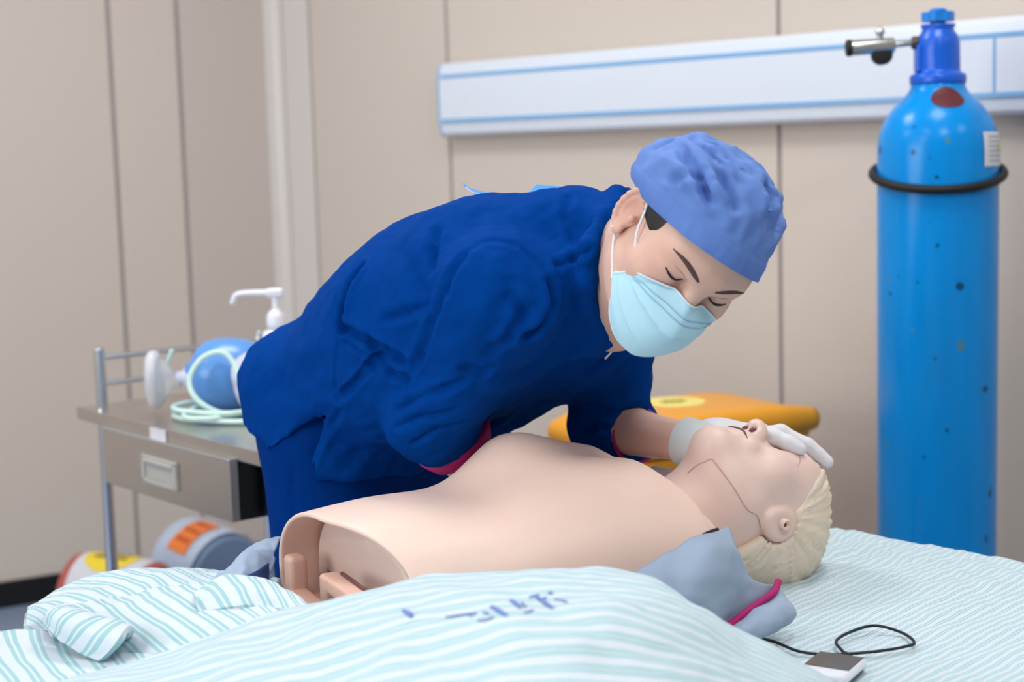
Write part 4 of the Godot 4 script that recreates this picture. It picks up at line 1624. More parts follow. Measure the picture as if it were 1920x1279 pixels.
		for k in 5:
			var t := k / 4.0
			var p := Vector3(s * lerpf(0.021, 0.047, t), 0.0300 + 0.003 * sin(PI * t), 0.13)
			crease.append(H * (onto(hp, p, Vector3(0, 0, -1)) - Vector3(0, 0, 0.0002)))
		part("eyelid_crease_shade", tube_mesh(crease, [0.0001, 0.0003, 0.0001], 6, 5), M.brow, skin)  # fine dark line painting shade into the lid fold
		var bp := PackedVector3Array()
		var bu := PackedVector3Array()
		var src := []
		for k in 7:
			var t := k / 6.0
			var p := Vector3(s * lerpf(0.0125, 0.054, t), 0.0395 + 0.0085 * sin(PI * minf(t * 0.72, 1.0)) - 0.002 * t, 0.13)
			src.append(onto(hp, p, Vector3(0, 0, -1)))
		for p in smooth_path(src, 4):
			bp.append(H * p)
			bu.append(H.basis * (p - Vector3(0, 0.02, 0.0)).normalized())
		var rb := ribbon(bp, bu, [0.0016, 0.0032, 0.0035, 0.0030, 0.0020, 0.0006], 0.0006)
		part("eyebrow", build(rb[0], rb[1]), M.brow, skin)
	var lobe: Vector3 = onto(ear, ec + Vector3(-0.05, -0.031, 0.008), Vector3(1, 0, 0))
	var pe := ellipsoid(H * lobe, Vector3.ONE * 0.0018, 8)
	part("earring", build(pe[0], pe[1]), M.pearl, skin)
	# hair under the cap: temple and nape
	var hh := [ell(Vector3(0, 0.036, -0.014), Vector3(0.0775, 0.088, 0.0955), 0.03), ell(Vector3(0, -0.02, -0.045), Vector3(0.056, 0.05, 0.05), 0.03)]
	var hair := nets(hh, Vector3(-0.09, -0.08, -0.125), Vector3(0.09, 0.135, 0.09), 0.003, func(p: Vector3, d: float) -> float:
		var side := p.z - (0.30 * p.y + 0.015 + 0.018 * clampf((p.y - 0.0) / 0.03, -1.0, 1.0))
		var round_ear := (Vector3(absf(p.x), p.y, p.z) - Vector3(0.074, -0.006, -0.014)).length() - 0.022
		return maxf(maxf(maxf(d, side * 0.8), -round_ear), minf(0.017 - p.y, p.z + 0.02)))
	hair = relax(hair, 2, 0.5)
	part("hair", build((moved(hair, H))[0], hair[1]), M.hair, skin, Vector3.ZERO, Vector3.ZERO, "black hair under the cap")

	surgical_cap(o, H, hp)
	face_mask(o, H, hp)
	scrubs(o, eye, [hip_r, hip_l, waist_r, waist_l, chest_r, chest_l, sho_r, sho_l, elb_r, elb_l, cuf_r, cuf_l, c7], H)
	trousers(o, eye, hip_r, hip_l, knee_r, knee_l, ank_r, ank_l)
	gloves(o, wri_r, wri_l, elb_l)

func surgical_cap(o: Node3D, H: Transform3D, hp: Array) -> void:
	var c := Vector3(0, 0.028, -0.004)
	var e1 := Vector3(0, 0.044, 0.0885)
	var axis := Vector3(0, 0.0915, -0.043).normalized()
	var nu := 128
	var nv := 72
	var f := FastNoiseLite.new()
	f.seed = 17
	f.frequency = 1.0
	f.fractal_octaves = 2
	var V := PackedVector3Array()
	for j in nv:
		var t := float(j) / (nv - 1)
		for i in nu:
			var a := TAU * i / nu
			var lat := Vector3(-sin(a), 0, 0)
			var rad := e1 * cos(a) + lat * (0.0755 + 0.004 * sin(a) * sin(a))
			var up := sin(t * PI / 2)
			var out := pow(maxf(cos(t * PI / 2), 0.0), 0.62 + 0.33 * maxf(0.0, -sin(a)))
			# fullness: the cap is gathered into the band and balloons above it, most at the back
			var puff := 0.17 * pow(sin(PI * clampf(t * 1.05, 0.0, 1.0)), 0.8) * (0.40 + 1.35 * (0.5 - 0.5 * cos(a))) * (1.0 - 0.75 * maxf(0.0, -sin(a)))
			puff += 0.20 * exp(-pow((a - 2.15) / 0.55, 2.0)) * smoothstep(0.0, 0.06, t) * (1.0 - smoothstep(0.25, 0.6, t))
			var p := rad * out * (1.0 + puff) + axis * 0.104 * up
			# gathers: deep near the band, fading upwards, plus a few big soft dents
			var gather := sin(a * 17.0 + 2.0 * sin(a * 3.0)) * 0.0016 * smoothstep(0.10, 0.2, t) * (1.0 - smoothstep(0.2, 0.5, t))
			var n := (rad.normalized() * out + axis * up).normalized()
			var big := absf(f.get_noise_3d(cos(a) * 1.1 * out + 4.0, sin(a) * 1.1 * out, t * 1.6))
			var fine := f.get_noise_3d(cos(a) * 2.6 * out, sin(a) * 2.6 * out + 9.0, t * 3.0)
			var w := smoothstep(0.14, 0.34, t)
			var out_p := c + p + n * (gather + w * (0.016 * (0.22 - big) + 0.003 * fine))
			for k in 14:
				if field(hp, out_p) > 0.004:
					break
				out_p += (rad.normalized() if j < 20 else n) * 0.0014
			V.append(out_p)
	# creases across the crown, as in slack cloth
	var I := grid_index(nu, nv, true, false, false)
	var folds := []
	for q in [[0.70, 0.30, 1.75, 0.52, 0.006, 0.006], [1.9, 0.32, 2.3, 0.62, 0.006, 0.007], [0.9, 0.62, 1.9, 0.60, 0.0055, 0.0055], [0.35, 0.35, 0.95, 0.55, 0.005, 0.006], [1.35, 0.22, 1.05, 0.42, 0.004, 0.005], [1.9, 0.75, 0.5, 0.70, 0.005, 0.006], [2.5, 0.3, 2.7, 0.6, 0.007, 0.008], [6.0, 0.4, 6.2, 0.75, 0.006, 0.007], [5.5, 0.35, 5.2, 0.7, 0.006, 0.007], [3.3, 0.3, 3.5, 0.7, 0.007, 0.008], [1.2, 0.45, 0.75, 0.30, 0.0045, 0.005]]:
		var prev := Vector3.ZERO
		for k in 7:
			var s := k / 6.0
			var ai := int(round(lerpf(q[0], q[2], s) / TAU * nu)) % nu
			var ji := int(round(lerpf(q[1], q[3], s) * (nv - 1)))
			var p := V[ji * nu + ai]
			if k > 0:
				folds.append([prev, p, q[4], q[5]])
			prev = p
	var e := creased([V, I], folds)
	e[0] = H * (e[0] as PackedVector3Array)
	var cp := part("surgical_cap", build(e[0], e[1]), M.cap_blue, o, Vector3.ZERO, Vector3.ZERO, "crumpled blue surgical cap")
	# the doubled band at the edge, lying on the cap
	var bandv := PackedVector3Array()
	for q in [[0, -0.0008], [0, 0.0012], [3, 0.0015], [7, 0.0014], [10, 0.0009], [11, -0.0010]]:
		for i in nu:
			var a := TAU * i / nu
			var rad: Vector3 = (e1 * cos(a) + Vector3(-sin(a), 0, 0) * 0.08).normalized()
			var wav := 0.0006 * sin(a * 41.0) * sin(a * 7.0)
			bandv.append(e[0][int(q[0]) * nu + i] + H.basis * (rad * (float(q[1]) + wav) - axis * (0.001 if q[0] == 0 else 0.0)))
	part("band", build(bandv, grid_index(nu, 6, true, false)), M.cap_band, cp)

func mask_point(u: float, v: float) -> Vector3:
	# u across (-1 her right .. 1 her left), v from nose (0) to under the chin (1)
	var top := 0.013 - 0.026 * pow(absf(u), 1.4)
	var low := -0.100 + 0.036 * pow(absf(u), 1.8)
	var y := lerpf(top, low, v)
	var half := lerpf(0.060, 0.0615, sin(PI * v))
	half -= 0.012 * smoothstep(0.75, 1.0, v)
	var x := half * sin(u * PI / 2 * 0.94) / sin(PI / 2 * 0.94)
	# centre line bulges over nose and chin
	var zc := table([0.0, 0.12, 0.28, 0.5, 0.75, 0.92, 1.0], [0.101, 0.116, 0.127, 0.124, 0.116, 0.104, 0.086], v)
	var zs := table([0.0, 0.25, 0.5, 0.75, 1.0], [0.058, 0.054, 0.048, 0.042, 0.040], v)
	var k := pow(absf(u), lerpf(1.25, 1.75, clampf(v * 2.0, 0.0, 1.0)))
	var z := lerpf(zc, zs, k)
	if v < 0.2:
		z -= 0.006 * (1.0 - v / 0.2) * bump(absf(u), 0.0, 0.28, 0.0, 0.14, 1.0)
	# pleats, slanting as the cloth is pulled
	var s := v * 3.0 + absf(u) * 0.25
	z += 0.0042 * (fmod(s + 10.0, 1.0) - 0.5) * smoothstep(0.16, 0.3, v) * (1.0 - smoothstep(0.85, 0.98, v)) * (1.0 - 0.4 * absf(u))
	z += 0.0015 * sin(u * 7.0 + v * 5.0) * sin(v * PI)
	return Vector3(x, y, z)

func face_mask(o: Node3D, H: Transform3D, hp: Array) -> void:
	var nu := 61
	var nv := 64
	var V := PackedVector3Array()
	for j in nv:
		for i in nu:
			var p := mask_point(i / float(nu - 1) * 2.0 - 1.0, j / float(nv - 1))
			var d := field(hp, p)
			if d < 0.0015:
				p.z += 0.0025 - d
			V.append(H * p)
	var I := grid_index(nu, nv, false, false, false)
	var m := part("face_mask", build(V, I), M.mask_blue, o, Vector3.ZERO, Vector3.ZERO, "pale blue pleated disposable face mask")
	# welded white edges and rows of stitching
	for row in [[0, M.mask_edge, 0.0011, "edge"], [nv - 1, M.mask_edge, 0.0010, "edge"], [7, M.mask_stitch, 0.0005, "stitching"], [10, M.mask_stitch, 0.0005, "stitching"]]:
		var pts := PackedVector3Array()
		for i in range(1, nu - 1):
			pts.append(V[int(row[0]) * nu + i] + H.basis.z * 0.0006)
		var t := tube(pts, row[2], 6)
		part(row[3], build(t[0], t[1]), row[1], m)
	for i in [0, nu - 1]:
		var pts := PackedVector3Array()
		for j in range(2, nv - 2):
			pts.append(V[j * nu + i])
		var t := tube(pts, 0.0013, 6)
		part("edge", build(t[0], t[1]), M.mask_edge, m)
	# ear loops, from the corners round the ears
	for s in [-1.0, 1.0]:
		var a := mask_point(s * 0.96, 0.03)
		var b := mask_point(s * 0.97, 0.80)
		var pts := [a, Vector3(s * 0.0725, 0.004, 0.030), Vector3(s * 0.0755, 0.024, 0.006), Vector3(s * 0.0760, 0.031, -0.010), Vector3(s * 0.0735, 0.012, -0.024), Vector3(s * 0.0715, -0.014, -0.018), Vector3(s * 0.068, -0.035, 0.0), b]
		var q := []
		for n in pts.size():
			var p: Vector3 = pts[n]
			for k in 12:
				if field(hp, p) < 0.0022 and n in [1, 2, 6]:
					p.x += s * 0.0012
			q.append(H * p)
		part("ear_loop", tube_mesh(q, 0.0015, 8, 8), M.loop_white, m)

func scrubs(o: Node3D, eye: Vector3, J: Array, H: Transform3D) -> void:
	var hip_r: Vector3 = J[0]
	var hip_l: Vector3 = J[1]
	var top := []
	# hem flare, hips, waist, ribs
	top.append_array(chain([Vector3(-0.0496, 0.9059, 0.0434), J[2], Vector3(0.1751, 1.0228, 0.2410), J[4]], [0.076, 0.114, 0.114, 0.104], 0.09))
	top.append_array(chain([hip_l, J[3], J[5]], [0.108, 0.105, 0.104], 0.09))
	top.append(cap(J[4], J[5], 0.097, 0.097, 0.08))
	top.append(cap(Vector3(-0.0496, 0.9059, 0.0434), Vector3(-0.0163, 0.8398, 0.0614), 0.076, 0.094, 0.05))
	top.append(cap(Vector3(0.0237, 0.8862, 0.0659), hip_r + Vector3(0.012, -0.03, 0.0), 0.106, 0.102, 0.06))
	top.append(cap(hip_r + Vector3(0.005, -0.05, 0.0), hip_l + Vector3(0.02, -0.05, 0), 0.102, 0.098, 0.06))
	top.append(cap(Vector3(0.2173, 0.9080, 0.1439), Vector3(0.2953, 0.9442, 0.1798), 0.062, 0.05, 0.05))
	top.append(cap(Vector3(0.3408, 0.9721, 0.2369), Vector3(0.3906, 0.9987, 0.2942), 0.05, 0.035, 0.04))
	# shoulders and the collar round the neck
	top.append(cap(Vector3(0.2801, 1.1101, 0.3111), Vector3(0.3400, 1.1389, 0.3530), 0.049, 0.048, 0.05))
	top.append(cap(Vector3(0.3400, 1.1415, 0.3527), Vector3(0.3861, 1.1448, 0.4077), 0.050, 0.034, 0.03))
	top.append(cap(Vector3(0.3426, 1.0853, 0.4148), Vector3(0.3536, 1.0276, 0.3612), 0.036, 0.045, 0.04))
	# near sleeve
	top.append(cap(J[6], J[6].lerp(J[8], 0.62), 0.080, 0.062, 0.012))
	top.append(cap(J[6].lerp(J[8], 0.62), J[8], 0.062, 0.056, 0.012))
	top.append(cap(J[8], J[10], 0.054, 0.037, 0.02))
	# far sleeve
	top.append(cap(J[7], J[7].lerp(J[9], 0.6), 0.058, 0.049, 0.025))
	top.append(cap(J[7].lerp(J[9], 0.6), J[9], 0.049, 0.053, 0.02))
	top.append(cap(J[9], J[11], 0.052, 0.043, 0.02))
	# neck opening and the two cuffs
	top.append(cap(Vector3(0.4286, 1.1488, 0.5180), Vector3(0.4104, 1.0603, 0.3724), 0.055, 0.024, 0.008, 1))
	top.append_array(chain([Vector3(0.3934, 1.1832, 0.3880), Vector3(0.3718, 1.1574, 0.4364), Vector3(0.3556, 1.1253, 0.4654), Vector3(0.3507, 1.0887, 0.4597), Vector3(0.3506, 1.0546, 0.4335), Vector3(0.3618, 1.0308, 0.4062), Vector3(0.3842, 1.0081, 0.3736)], [0.011, 0.0125, 0.013, 0.013, 0.0125, 0.012, 0.010], 0.010))
	top.append_array(chain([Vector3(0.3934, 1.1832, 0.3880), Vector3(0.4070, 1.1832, 0.3527), Vector3(0.4217, 1.1756, 0.3335)], [0.011, 0.010, 0.009], 0.010))
	var dr: Vector3 = ((Vector3(0.2157, 0.8044, 0.2469)) - (Vector3(0.1872, 0.8522, 0.2663))).normalized()
	var dl: Vector3 = ((Vector3(0.4685, 0.8496, 0.2616)) - (Vector3(0.4080, 0.8460, 0.1513))).normalized()
	var hem_back: float = (Vector3(-0.0963, 0.8462, 0.0707)).y
	var hem_front: float = (Vector3(-0.0393, 0.7937, 0.1273)).y
	var vent: Vector3 = Vector3(0.0112, 0.8976, 0.1451)
	var vx := vent.x
	var arm_y: float = (Vector3(0.4328, 0.8860, 0.2170)).y
	var corner: Vector3 = Vector3(-0.0860, 0.8291, 0.0727)
	var cut := func(p: Vector3, d: float) -> float:
		d = maxf(d, minf((p - J[10]).dot(dr), 0.07 - (p - J[10]).length()))
		d = maxf(d, minf(minf((p - J[11]).dot(dl) - 0.004, 0.085 - (p - J[11]).length()), arm_y - p.y))
		if p.y < vent.y + 0.12 and p.x < vx + 0.3:
			# back panel: hem runs up towards the side vent; front panel hangs lower
			var back := corner.y + absf(p.x - corner.x) * 0.72
			var front := hem_front + (p.x - vx) * -0.05
			var h := back if p.x < vx - maxf(0.0, vent.y - p.y) * 0.45 else front
			d = maxf(d, (h - p.y) * 0.8)
		return d
	var lo := Vector3(10, 10, 10)
	var hi := Vector3(-10, -10, -10)
	for p in J:
		lo = lo.min(p)
		hi = hi.max(p)
	var e := nets(top, lo - Vector3(0.17, 0.15, 0.16), hi + Vector3(0.14, 0.13, 0.15), 0.0072, cut)
	e = relax(e, 2, 0.5)
	e = relax(subdivided(e), 1, 0.5)
	var list := creases(top, eye, [
		[[Vector3(0.1943, 1.1050, 0.7448), Vector3(0.2134, 1.1362, 0.7410), Vector3(0.2389, 1.1503, 0.7393), Vector3(0.2655, 1.1480, 0.7396), Vector3(0.2853, 1.1331, 0.7414), Vector3(0.2990, 1.1073, 0.7445)], 0.0030, 0.0048],
		[[Vector3(0.2123, 1.1352, 0.7412), Vector3(0.1953, 1.1023, 0.7451), Vector3(0.1794, 1.0673, 0.7493), Vector3(0.1646, 1.0359, 0.7530), Vector3(0.1477, 1.0046, 0.7567)], 0.0080, 0.0070],
		[[Vector3(0.2990, 1.1073, 0.7445), Vector3(0.3010, 1.0834, 0.7473), Vector3(0.2898, 1.0652, 0.7495), Vector3(0.2750, 1.0540, 0.7508)], 0.0120, 0.0061],
		[[Vector3(0.1128, 1.1285, 0.7420), Vector3(0.1000, 1.1076, 0.7444), Vector3(0.0919, 1.0867, 0.7469), Vector3(0.0897, 1.0656, 0.7495)], 0.0130, 0.0054],
		[[Vector3(0.0898, 1.0682, 0.7491), Vector3(0.1161, 1.0542, 0.7508), Vector3(0.1344, 1.0431, 0.7521), Vector3(0.1517, 1.0310, 0.7536)], 0.0120, 0.0061],
		[[Vector3(0.1874, 1.1624, 0.7379), Vector3(0.1837, 1.1424, 0.7403), Vector3(0.1852, 1.1211, 0.7428)], 0.0070, 0.0068],
		[[Vector3(0.1327, 1.0749, 0.7483), Vector3(0.1569, 1.0822, 0.7475), Vector3(0.1757, 1.0870, 0.7469)], 0.0060, 0.0061],
		[[Vector3(0.1533, 1.1432, 0.7402), Vector3(0.1632, 1.1165, 0.7434), Vector3(0.1759, 1.0949, 0.7460)], 0.0060, 0.0140],
		[[Vector3(0.1317, 1.0421, 0.7523), Vector3(0.1153, 1.0277, 0.7540), Vector3(0.0960, 1.0071, 0.7564), Vector3(0.0834, 0.9958, 0.7578)], 0.0070, 0.0048],
		[[Vector3(0.0947, 1.0548, 0.7507), Vector3(0.1078, 1.0439, 0.7521)], 0.0060, 0.0048],
		[[Vector3(0.1212, 1.0461, 0.7518), Vector3(0.1391, 1.0218, 0.7547), Vector3(0.1522, 1.0108, 0.7560)], 0.0080, 0.0061],
		[[Vector3(0.1418, 0.9846, 0.7591), Vector3(0.1678, 0.9971, 0.7576), Vector3(0.1947, 1.0054, 0.7566), Vector3(0.2109, 1.0118, 0.7559)], 0.0050, 0.0054],
		[[Vector3(0.1429, 0.9687, 0.7610), Vector3(0.1672, 0.9786, 0.7598), Vector3(0.1994, 0.9840, 0.7592)], 0.0050, 0.0048],
		[[Vector3(0.1585, 0.9524, 0.7630), Vector3(0.1829, 0.9676, 0.7612), Vector3(0.2151, 0.9746, 0.7603)], 0.0040, 0.0041],
		[[Vector3(0.2113, 1.0250, 0.7543), Vector3(0.2298, 1.0192, 0.7550), Vector3(0.2406, 1.0242, 0.7544)], 0.0060, 0.0061],
		[[Vector3(0.2357, 1.0402, 0.7525), Vector3(0.2547, 1.0503, 0.7513), Vector3(0.2686, 1.0711, 0.7488)], 0.0050, 0.0068],
		[[Vector3(0.2612, 1.0925, 0.7462), Vector3(0.2742, 1.0789, 0.7479), Vector3(0.2737, 1.0630, 0.7498)], 0.0060, 0.0068],
		[[Vector3(0.3048, 1.1231, 0.7426), Vector3(0.3237, 1.1305, 0.7417), Vector3(0.3399, 1.1380, 0.7408)], 0.0060, 0.0054],
		[[Vector3(0.3201, 1.1915, 0.7344), Vector3(0.3168, 1.1704, 0.7370), Vector3(0.3242, 1.1490, 0.7395)], 0.0050, 0.0061],
		[[Vector3(0.2564, 1.0185, 0.7551), Vector3(0.2806, 1.0231, 0.7545), Vector3(0.3132, 1.0433, 0.7521)], 0.0060, 0.0140],
		[[Vector3(0.3284, 1.0164, 0.7553), Vector3(0.3500, 1.0264, 0.7541), Vector3(0.3773, 1.0468, 0.7517)], 0.0060, 0.0068],
		[[Vector3(0.3301, 0.9846, 0.7591), Vector3(0.3539, 0.9760, 0.7602), Vector3(0.3835, 0.9831, 0.7593)], 0.0060, 0.0054],
		[[Vector3(0.3269, 0.9635, 0.7616), Vector3(0.3482, 0.9629, 0.7617), Vector3(0.3666, 0.9544, 0.7627)], 0.0050, 0.0048],
		[[Vector3(0.0027, 1.0097, 0.7561), Vector3(0.0349, 1.0141, 0.7556), Vector3(0.0673, 1.0291, 0.7538)], 0.0040, 0.0200],
		[[Vector3(0.0853, 1.0975, 0.7457), Vector3(0.0850, 1.0498, 0.7513), Vector3(0.0814, 0.9996, 0.7573)], 0.0030, 0.0041],
		[[Vector3(0.0874, 0.9861, 0.7589), Vector3(0.0652, 0.9550, 0.7627), Vector3(0.0510, 0.9263, 0.7661)], 0.0050, 0.0048],
	])
	e = creased(e, list)
	var f := FastNoiseLite.new()
	f.seed = 6
	f.frequency = 1.0
	f.fractal_octaves = 2
	var drape: Vector3 = (J[4] - hip_r).normalized()
	var N := normals(e[0], e[1])
	for k in e[0].size():
		var p: Vector3 = e[0][k]
		var al := p.dot(drape)
		var ac := (p - drape * al).dot(drape.cross(Vector3(0.5, 0.2, 0.84)).normalized())
		e[0][k] = p + N[k] * (0.0062 * f.get_noise_3d(al * 5.0 + ac * 4.0, ac * 17.0 - al * 3.0, p.z * 8.0) + 0.0022 * f.get_noise_3d(p.x * 26.0, p.y * 26.0, p.z * 26.0 + 9.0))
	var sc := part("scrub_top", build(e[0], e[1]), M.scrubs, o, Vector3.ZERO, Vector3.ZERO, "navy blue short sleeved scrub top")
	# magenta cuff bands just at the sleeve ends
	cuff(sc, J[10] + dr * 0.003, dr, 0.0445, 0.021, 1.22)
	cuff(sc, J[11] + dl * 0.005, dl, 0.0390, 0.003)
	# collar edge
	var cr := surf(top, eye, [Vector3(0.3760, 1.1889, 0.7348), Vector3(0.3605, 1.1702, 0.7370), Vector3(0.3492, 1.1456, 0.7399), Vector3(0.3430, 1.1167, 0.7434), Vector3(0.3412, 1.0902, 0.7465), Vector3(0.3421, 1.0664, 0.7494), Vector3(0.3507, 1.0518, 0.7511), Vector3(0.3611, 1.0393, 0.7526)])
	var wl := surf(top, eye, [Vector3(0.3528, 1.0306, 0.7536), Vector3(0.3611, 1.0393, 0.7526), Vector3(0.3709, 1.0491, 0.7514)])
	part("collar_piping", tube_mesh(wl, 0.0016, 8, 5), M.loop_white, sc, Vector3.ZERO, Vector3.ZERO, "thin white edge at the crossed neckline")

func cuff(parent: Node3D, c: Vector3, d: Vector3, r: float, w: float, flare := 1.0) -> void:
	var e := lathe(PackedVector2Array([Vector2(r * 0.90, -w), Vector2(r * 1.02 * flare, -w), Vector2(r * lerpf(1.03, 1.03 * flare, 0.55), -w * 0.5), Vector2(r * 1.02, 0.0015), Vector2(r * 0.94, 0.002), Vector2(r * 0.90, -0.002)]), 40)
	var x := d.cross(Vector3.UP).normalized()
	var t := Transform3D(Basis(x, d, x.cross(d)), c)
	part("cuff", build((t * (e[0] as PackedVector3Array)), e[1]), M.magenta, parent, Vector3.ZERO, Vector3.ZERO, "magenta cuff band")

func trousers(o: Node3D, eye: Vector3, hr: Vector3, hl: Vector3, kr: Vector3, kl: Vector3, ar: Vector3, al: Vector3) -> void:
	var L := []
	L.append_array(chain([hr + Vector3(-0.004, 0.0, 0), kr, ar + Vector3(0, 0.03, 0)], [0.108, 0.075, 0.062], 0.03))
	L.append_array(chain([hl, kl, al + Vector3(0, 0.03, 0)], [0.102, 0.075, 0.062], 0.03))
	L.append(cap(hr + Vector3(0, 0.03, 0), hl + Vector3(0, 0.03, 0), 0.10, 0.10, 0.05))
	var cut := func(p: Vector3, d: float) -> float:
		return maxf(maxf(d, 0.075 - p.y), p.y - hr.y - 0.10)
	var lo := hr.min(hl).min(ar).min(al)
	var hi := hr.max(hl)
	var e := nets(L, lo - Vector3(0.13, 0.03, 0.13), hi + Vector3(0.13, 0.15, 0.13), 0.010, cut)
	e = relax(e, 2, 0.5)
	e = creased(e, creases(L, eye, [[[Vector3(0.0367, 0.9293, 0.7657), Vector3(0.0369, 0.8975, 0.7695), Vector3(0.0392, 0.8657, 0.7733)], 0.004, 0.006], [[Vector3(0.0649, 0.9444, 0.7639), Vector3(0.0859, 0.9332, 0.7653), Vector3(0.1124, 0.9272, 0.7660)], 0.006, 0.012]]))
	part("trousers", build(e[0], e[1]), M.trousers, o, Vector3.ZERO, Vector3.ZERO, "navy blue scrub trousers")
	for a in [ar, al]:
		var S := [ell(a + Vector3(0.045, -0.055, 0.045), Vector3(0.125, 0.042, 0.045), 0.02, Basis(Vector3.UP, -0.78)), ell(a + Vector3(0, -0.04, 0), Vector3(0.05, 0.05, 0.045), 0.03)]
		var s := nets(S, a - Vector3(0.16, 0.10, 0.16), a + Vector3(0.2, 0.06, 0.2), 0.008, func(p: Vector3, d: float) -> float: return maxf(d, 0.002 - p.y))
		part("shoe", build(s[0], s[1]), M.shoe, o)

func gloves(o: Node3D, wr: Vector3, wl: Vector3, el: Vector3) -> void:
	# left hand lies over the manikin's forehead: palm behind the nose, fingers towards the crown
	var L := []
	var k1: Vector3 = Vector3(0.5817, 0.8648, 0.2850)
	var k4: Vector3 = Vector3(0.5879, 0.8470, 0.2267)
	L.append(cap(wl, wl.lerp(k1, 0.35), 0.027, 0.024, 0.02))
	L.append(cap(wl.lerp(k1, 0.3), k1, 0.022, 0.0125, 0.02))
	L.append(cap(wl.lerp(k4, 0.3), k4, 0.022, 0.0125, 0.02))
	L.append(cap(wl.lerp(k1.lerp(k4, 0.5), 0.3), k1.lerp(k4, 0.5), 0.022, 0.013, 0.02))
	var fingers := [
		[k1, Vector3(0.5958, 0.8615, 0.3005), Vector3(0.6122, 0.8550, 0.3093), Vector3(0.6260, 0.8482, 0.3162)],
		[k1.lerp(k4, 0.34), Vector3(0.6086, 0.8621, 0.2742), Vector3(0.6412, 0.8456, 0.2863), Vector3(0.6647, 0.8265, 0.2966)],
		[k1.lerp(k4, 0.67), Vector3(0.6097, 0.8506, 0.2504), Vector3(0.6415, 0.8346, 0.2614), Vector3(0.6610, 0.8198, 0.2692)],
		[k4, Vector3(0.6092, 0.8393, 0.2276), Vector3(0.6315, 0.8254, 0.2343), Vector3(0.6466, 0.8146, 0.2406)]]
	for g in fingers:
		# knuckles a little thicker than the bones between them
		var pts := [g[0], g[0].lerp(g[1], 0.5), g[1], g[1].lerp(g[2], 0.5), g[2], g[2].lerp(g[3], 0.55), g[3]]
		L.append_array(chain(pts, [0.0122, 0.0108, 0.0120, 0.0102, 0.0114, 0.0098, 0.0086], 0.002))
	L.append_array(chain([wl.lerp(k1, 0.25), Vector3(0.5404, 0.8308, 0.2488), Vector3(0.5620, 0.8179, 0.2453)], [0.0165, 0.012, 0.009], 0.006))
	var e := nets(L, wl.min(k4) - Vector3(0.06, 0.09, 0.09), (Vector3(0.6629, 0.8869, 0.3377)) + Vector3(0.02, 0.03, 0.03), 0.0023)
	e = relax(e, 1, 0.4)
	part("glove", build(e[0], e[1]), M.glove, o, Vector3.ZERO, Vector3.ZERO, "white glove on the hand over the manikin's forehead")
	# open cuff of that glove
	var d := (wl - el).normalized()
	var prof := PackedVector2Array([Vector2(0.0285, -0.018), Vector2(0.0315, -0.019), Vector2(0.0335, -0.016), Vector2(0.0325, -0.006), Vector2(0.031, 0.010), Vector2(0.029, 0.026), Vector2(0.022, 0.03)])
	var c := lathe(prof, 36)
	for k in c[0].size():
		var p: Vector3 = c[0][k]
		c[0][k] = p + Vector3(0, 0.0025 * sin(atan2(p.z, p.x) * 2.0 + 0.6), 0)
	var x := d.cross(Vector3.UP).normalized()
	var t := Transform3D(Basis(x, d, x.cross(d)), wl)
	part("glove_cuff", build(t * (c[0] as PackedVector3Array), c[1]), M.glove_cuff, o, Vector3.ZERO, Vector3.ZERO, "loose translucent cuff of the glove")
	# right hand reaches under the manikin's neck; only its finger ends show
	var R := []
	var m: Vector3 = Vector3(0.4176, 0.7866, 0.2037)
	R.append(cap(wr, m, 0.025, 0.022, 0.02))
	for q in [[Vector3(0.4314, 0.7933, 0.2129), Vector3(0.4483, 0.8023, 0.2270), Vector3(0.4636, 0.8052, 0.2468)], [Vector3(0.4309, 0.7886, 0.2185), Vector3(0.4459, 0.7987, 0.2375), Vector3(0.4601, 0.8000, 0.2524)], [Vector3(0.4300, 0.7864, 0.2289), Vector3(0.4434, 0.7938, 0.2481), Vector3(0.4561, 0.7944, 0.2632)], [Vector3(0.4269, 0.7844, 0.2392), Vector3(0.4385, 0.7879, 0.2539), Vector3(0.4489, 0.7876, 0.2640)]]:
		R.append_array(chain([m, q[0], q[1], q[2]], [0.013, 0.0115, 0.0105, 0.0088], 0.004))
	R.append_array(chain([wr.lerp(m, 0.4), Vector3(0.4087, 0.7926, 0.1778), Vector3(0.4283, 0.7969, 0.1722)], [0.014, 0.0115, 0.009], 0.005))
	var r := nets(R, wr.min(m) - Vector3(0.06, 0.07, 0.08), (Vector3(0.4665, 0.8181, 0.2754)) + Vector3(0.04, 0.05, 0.05), 0.003)
	part("glove", build(r[0], r[1]), M.glove, o, Vector3.ZERO, Vector3.ZERO, "white glove on the hand under the manikin's neck")

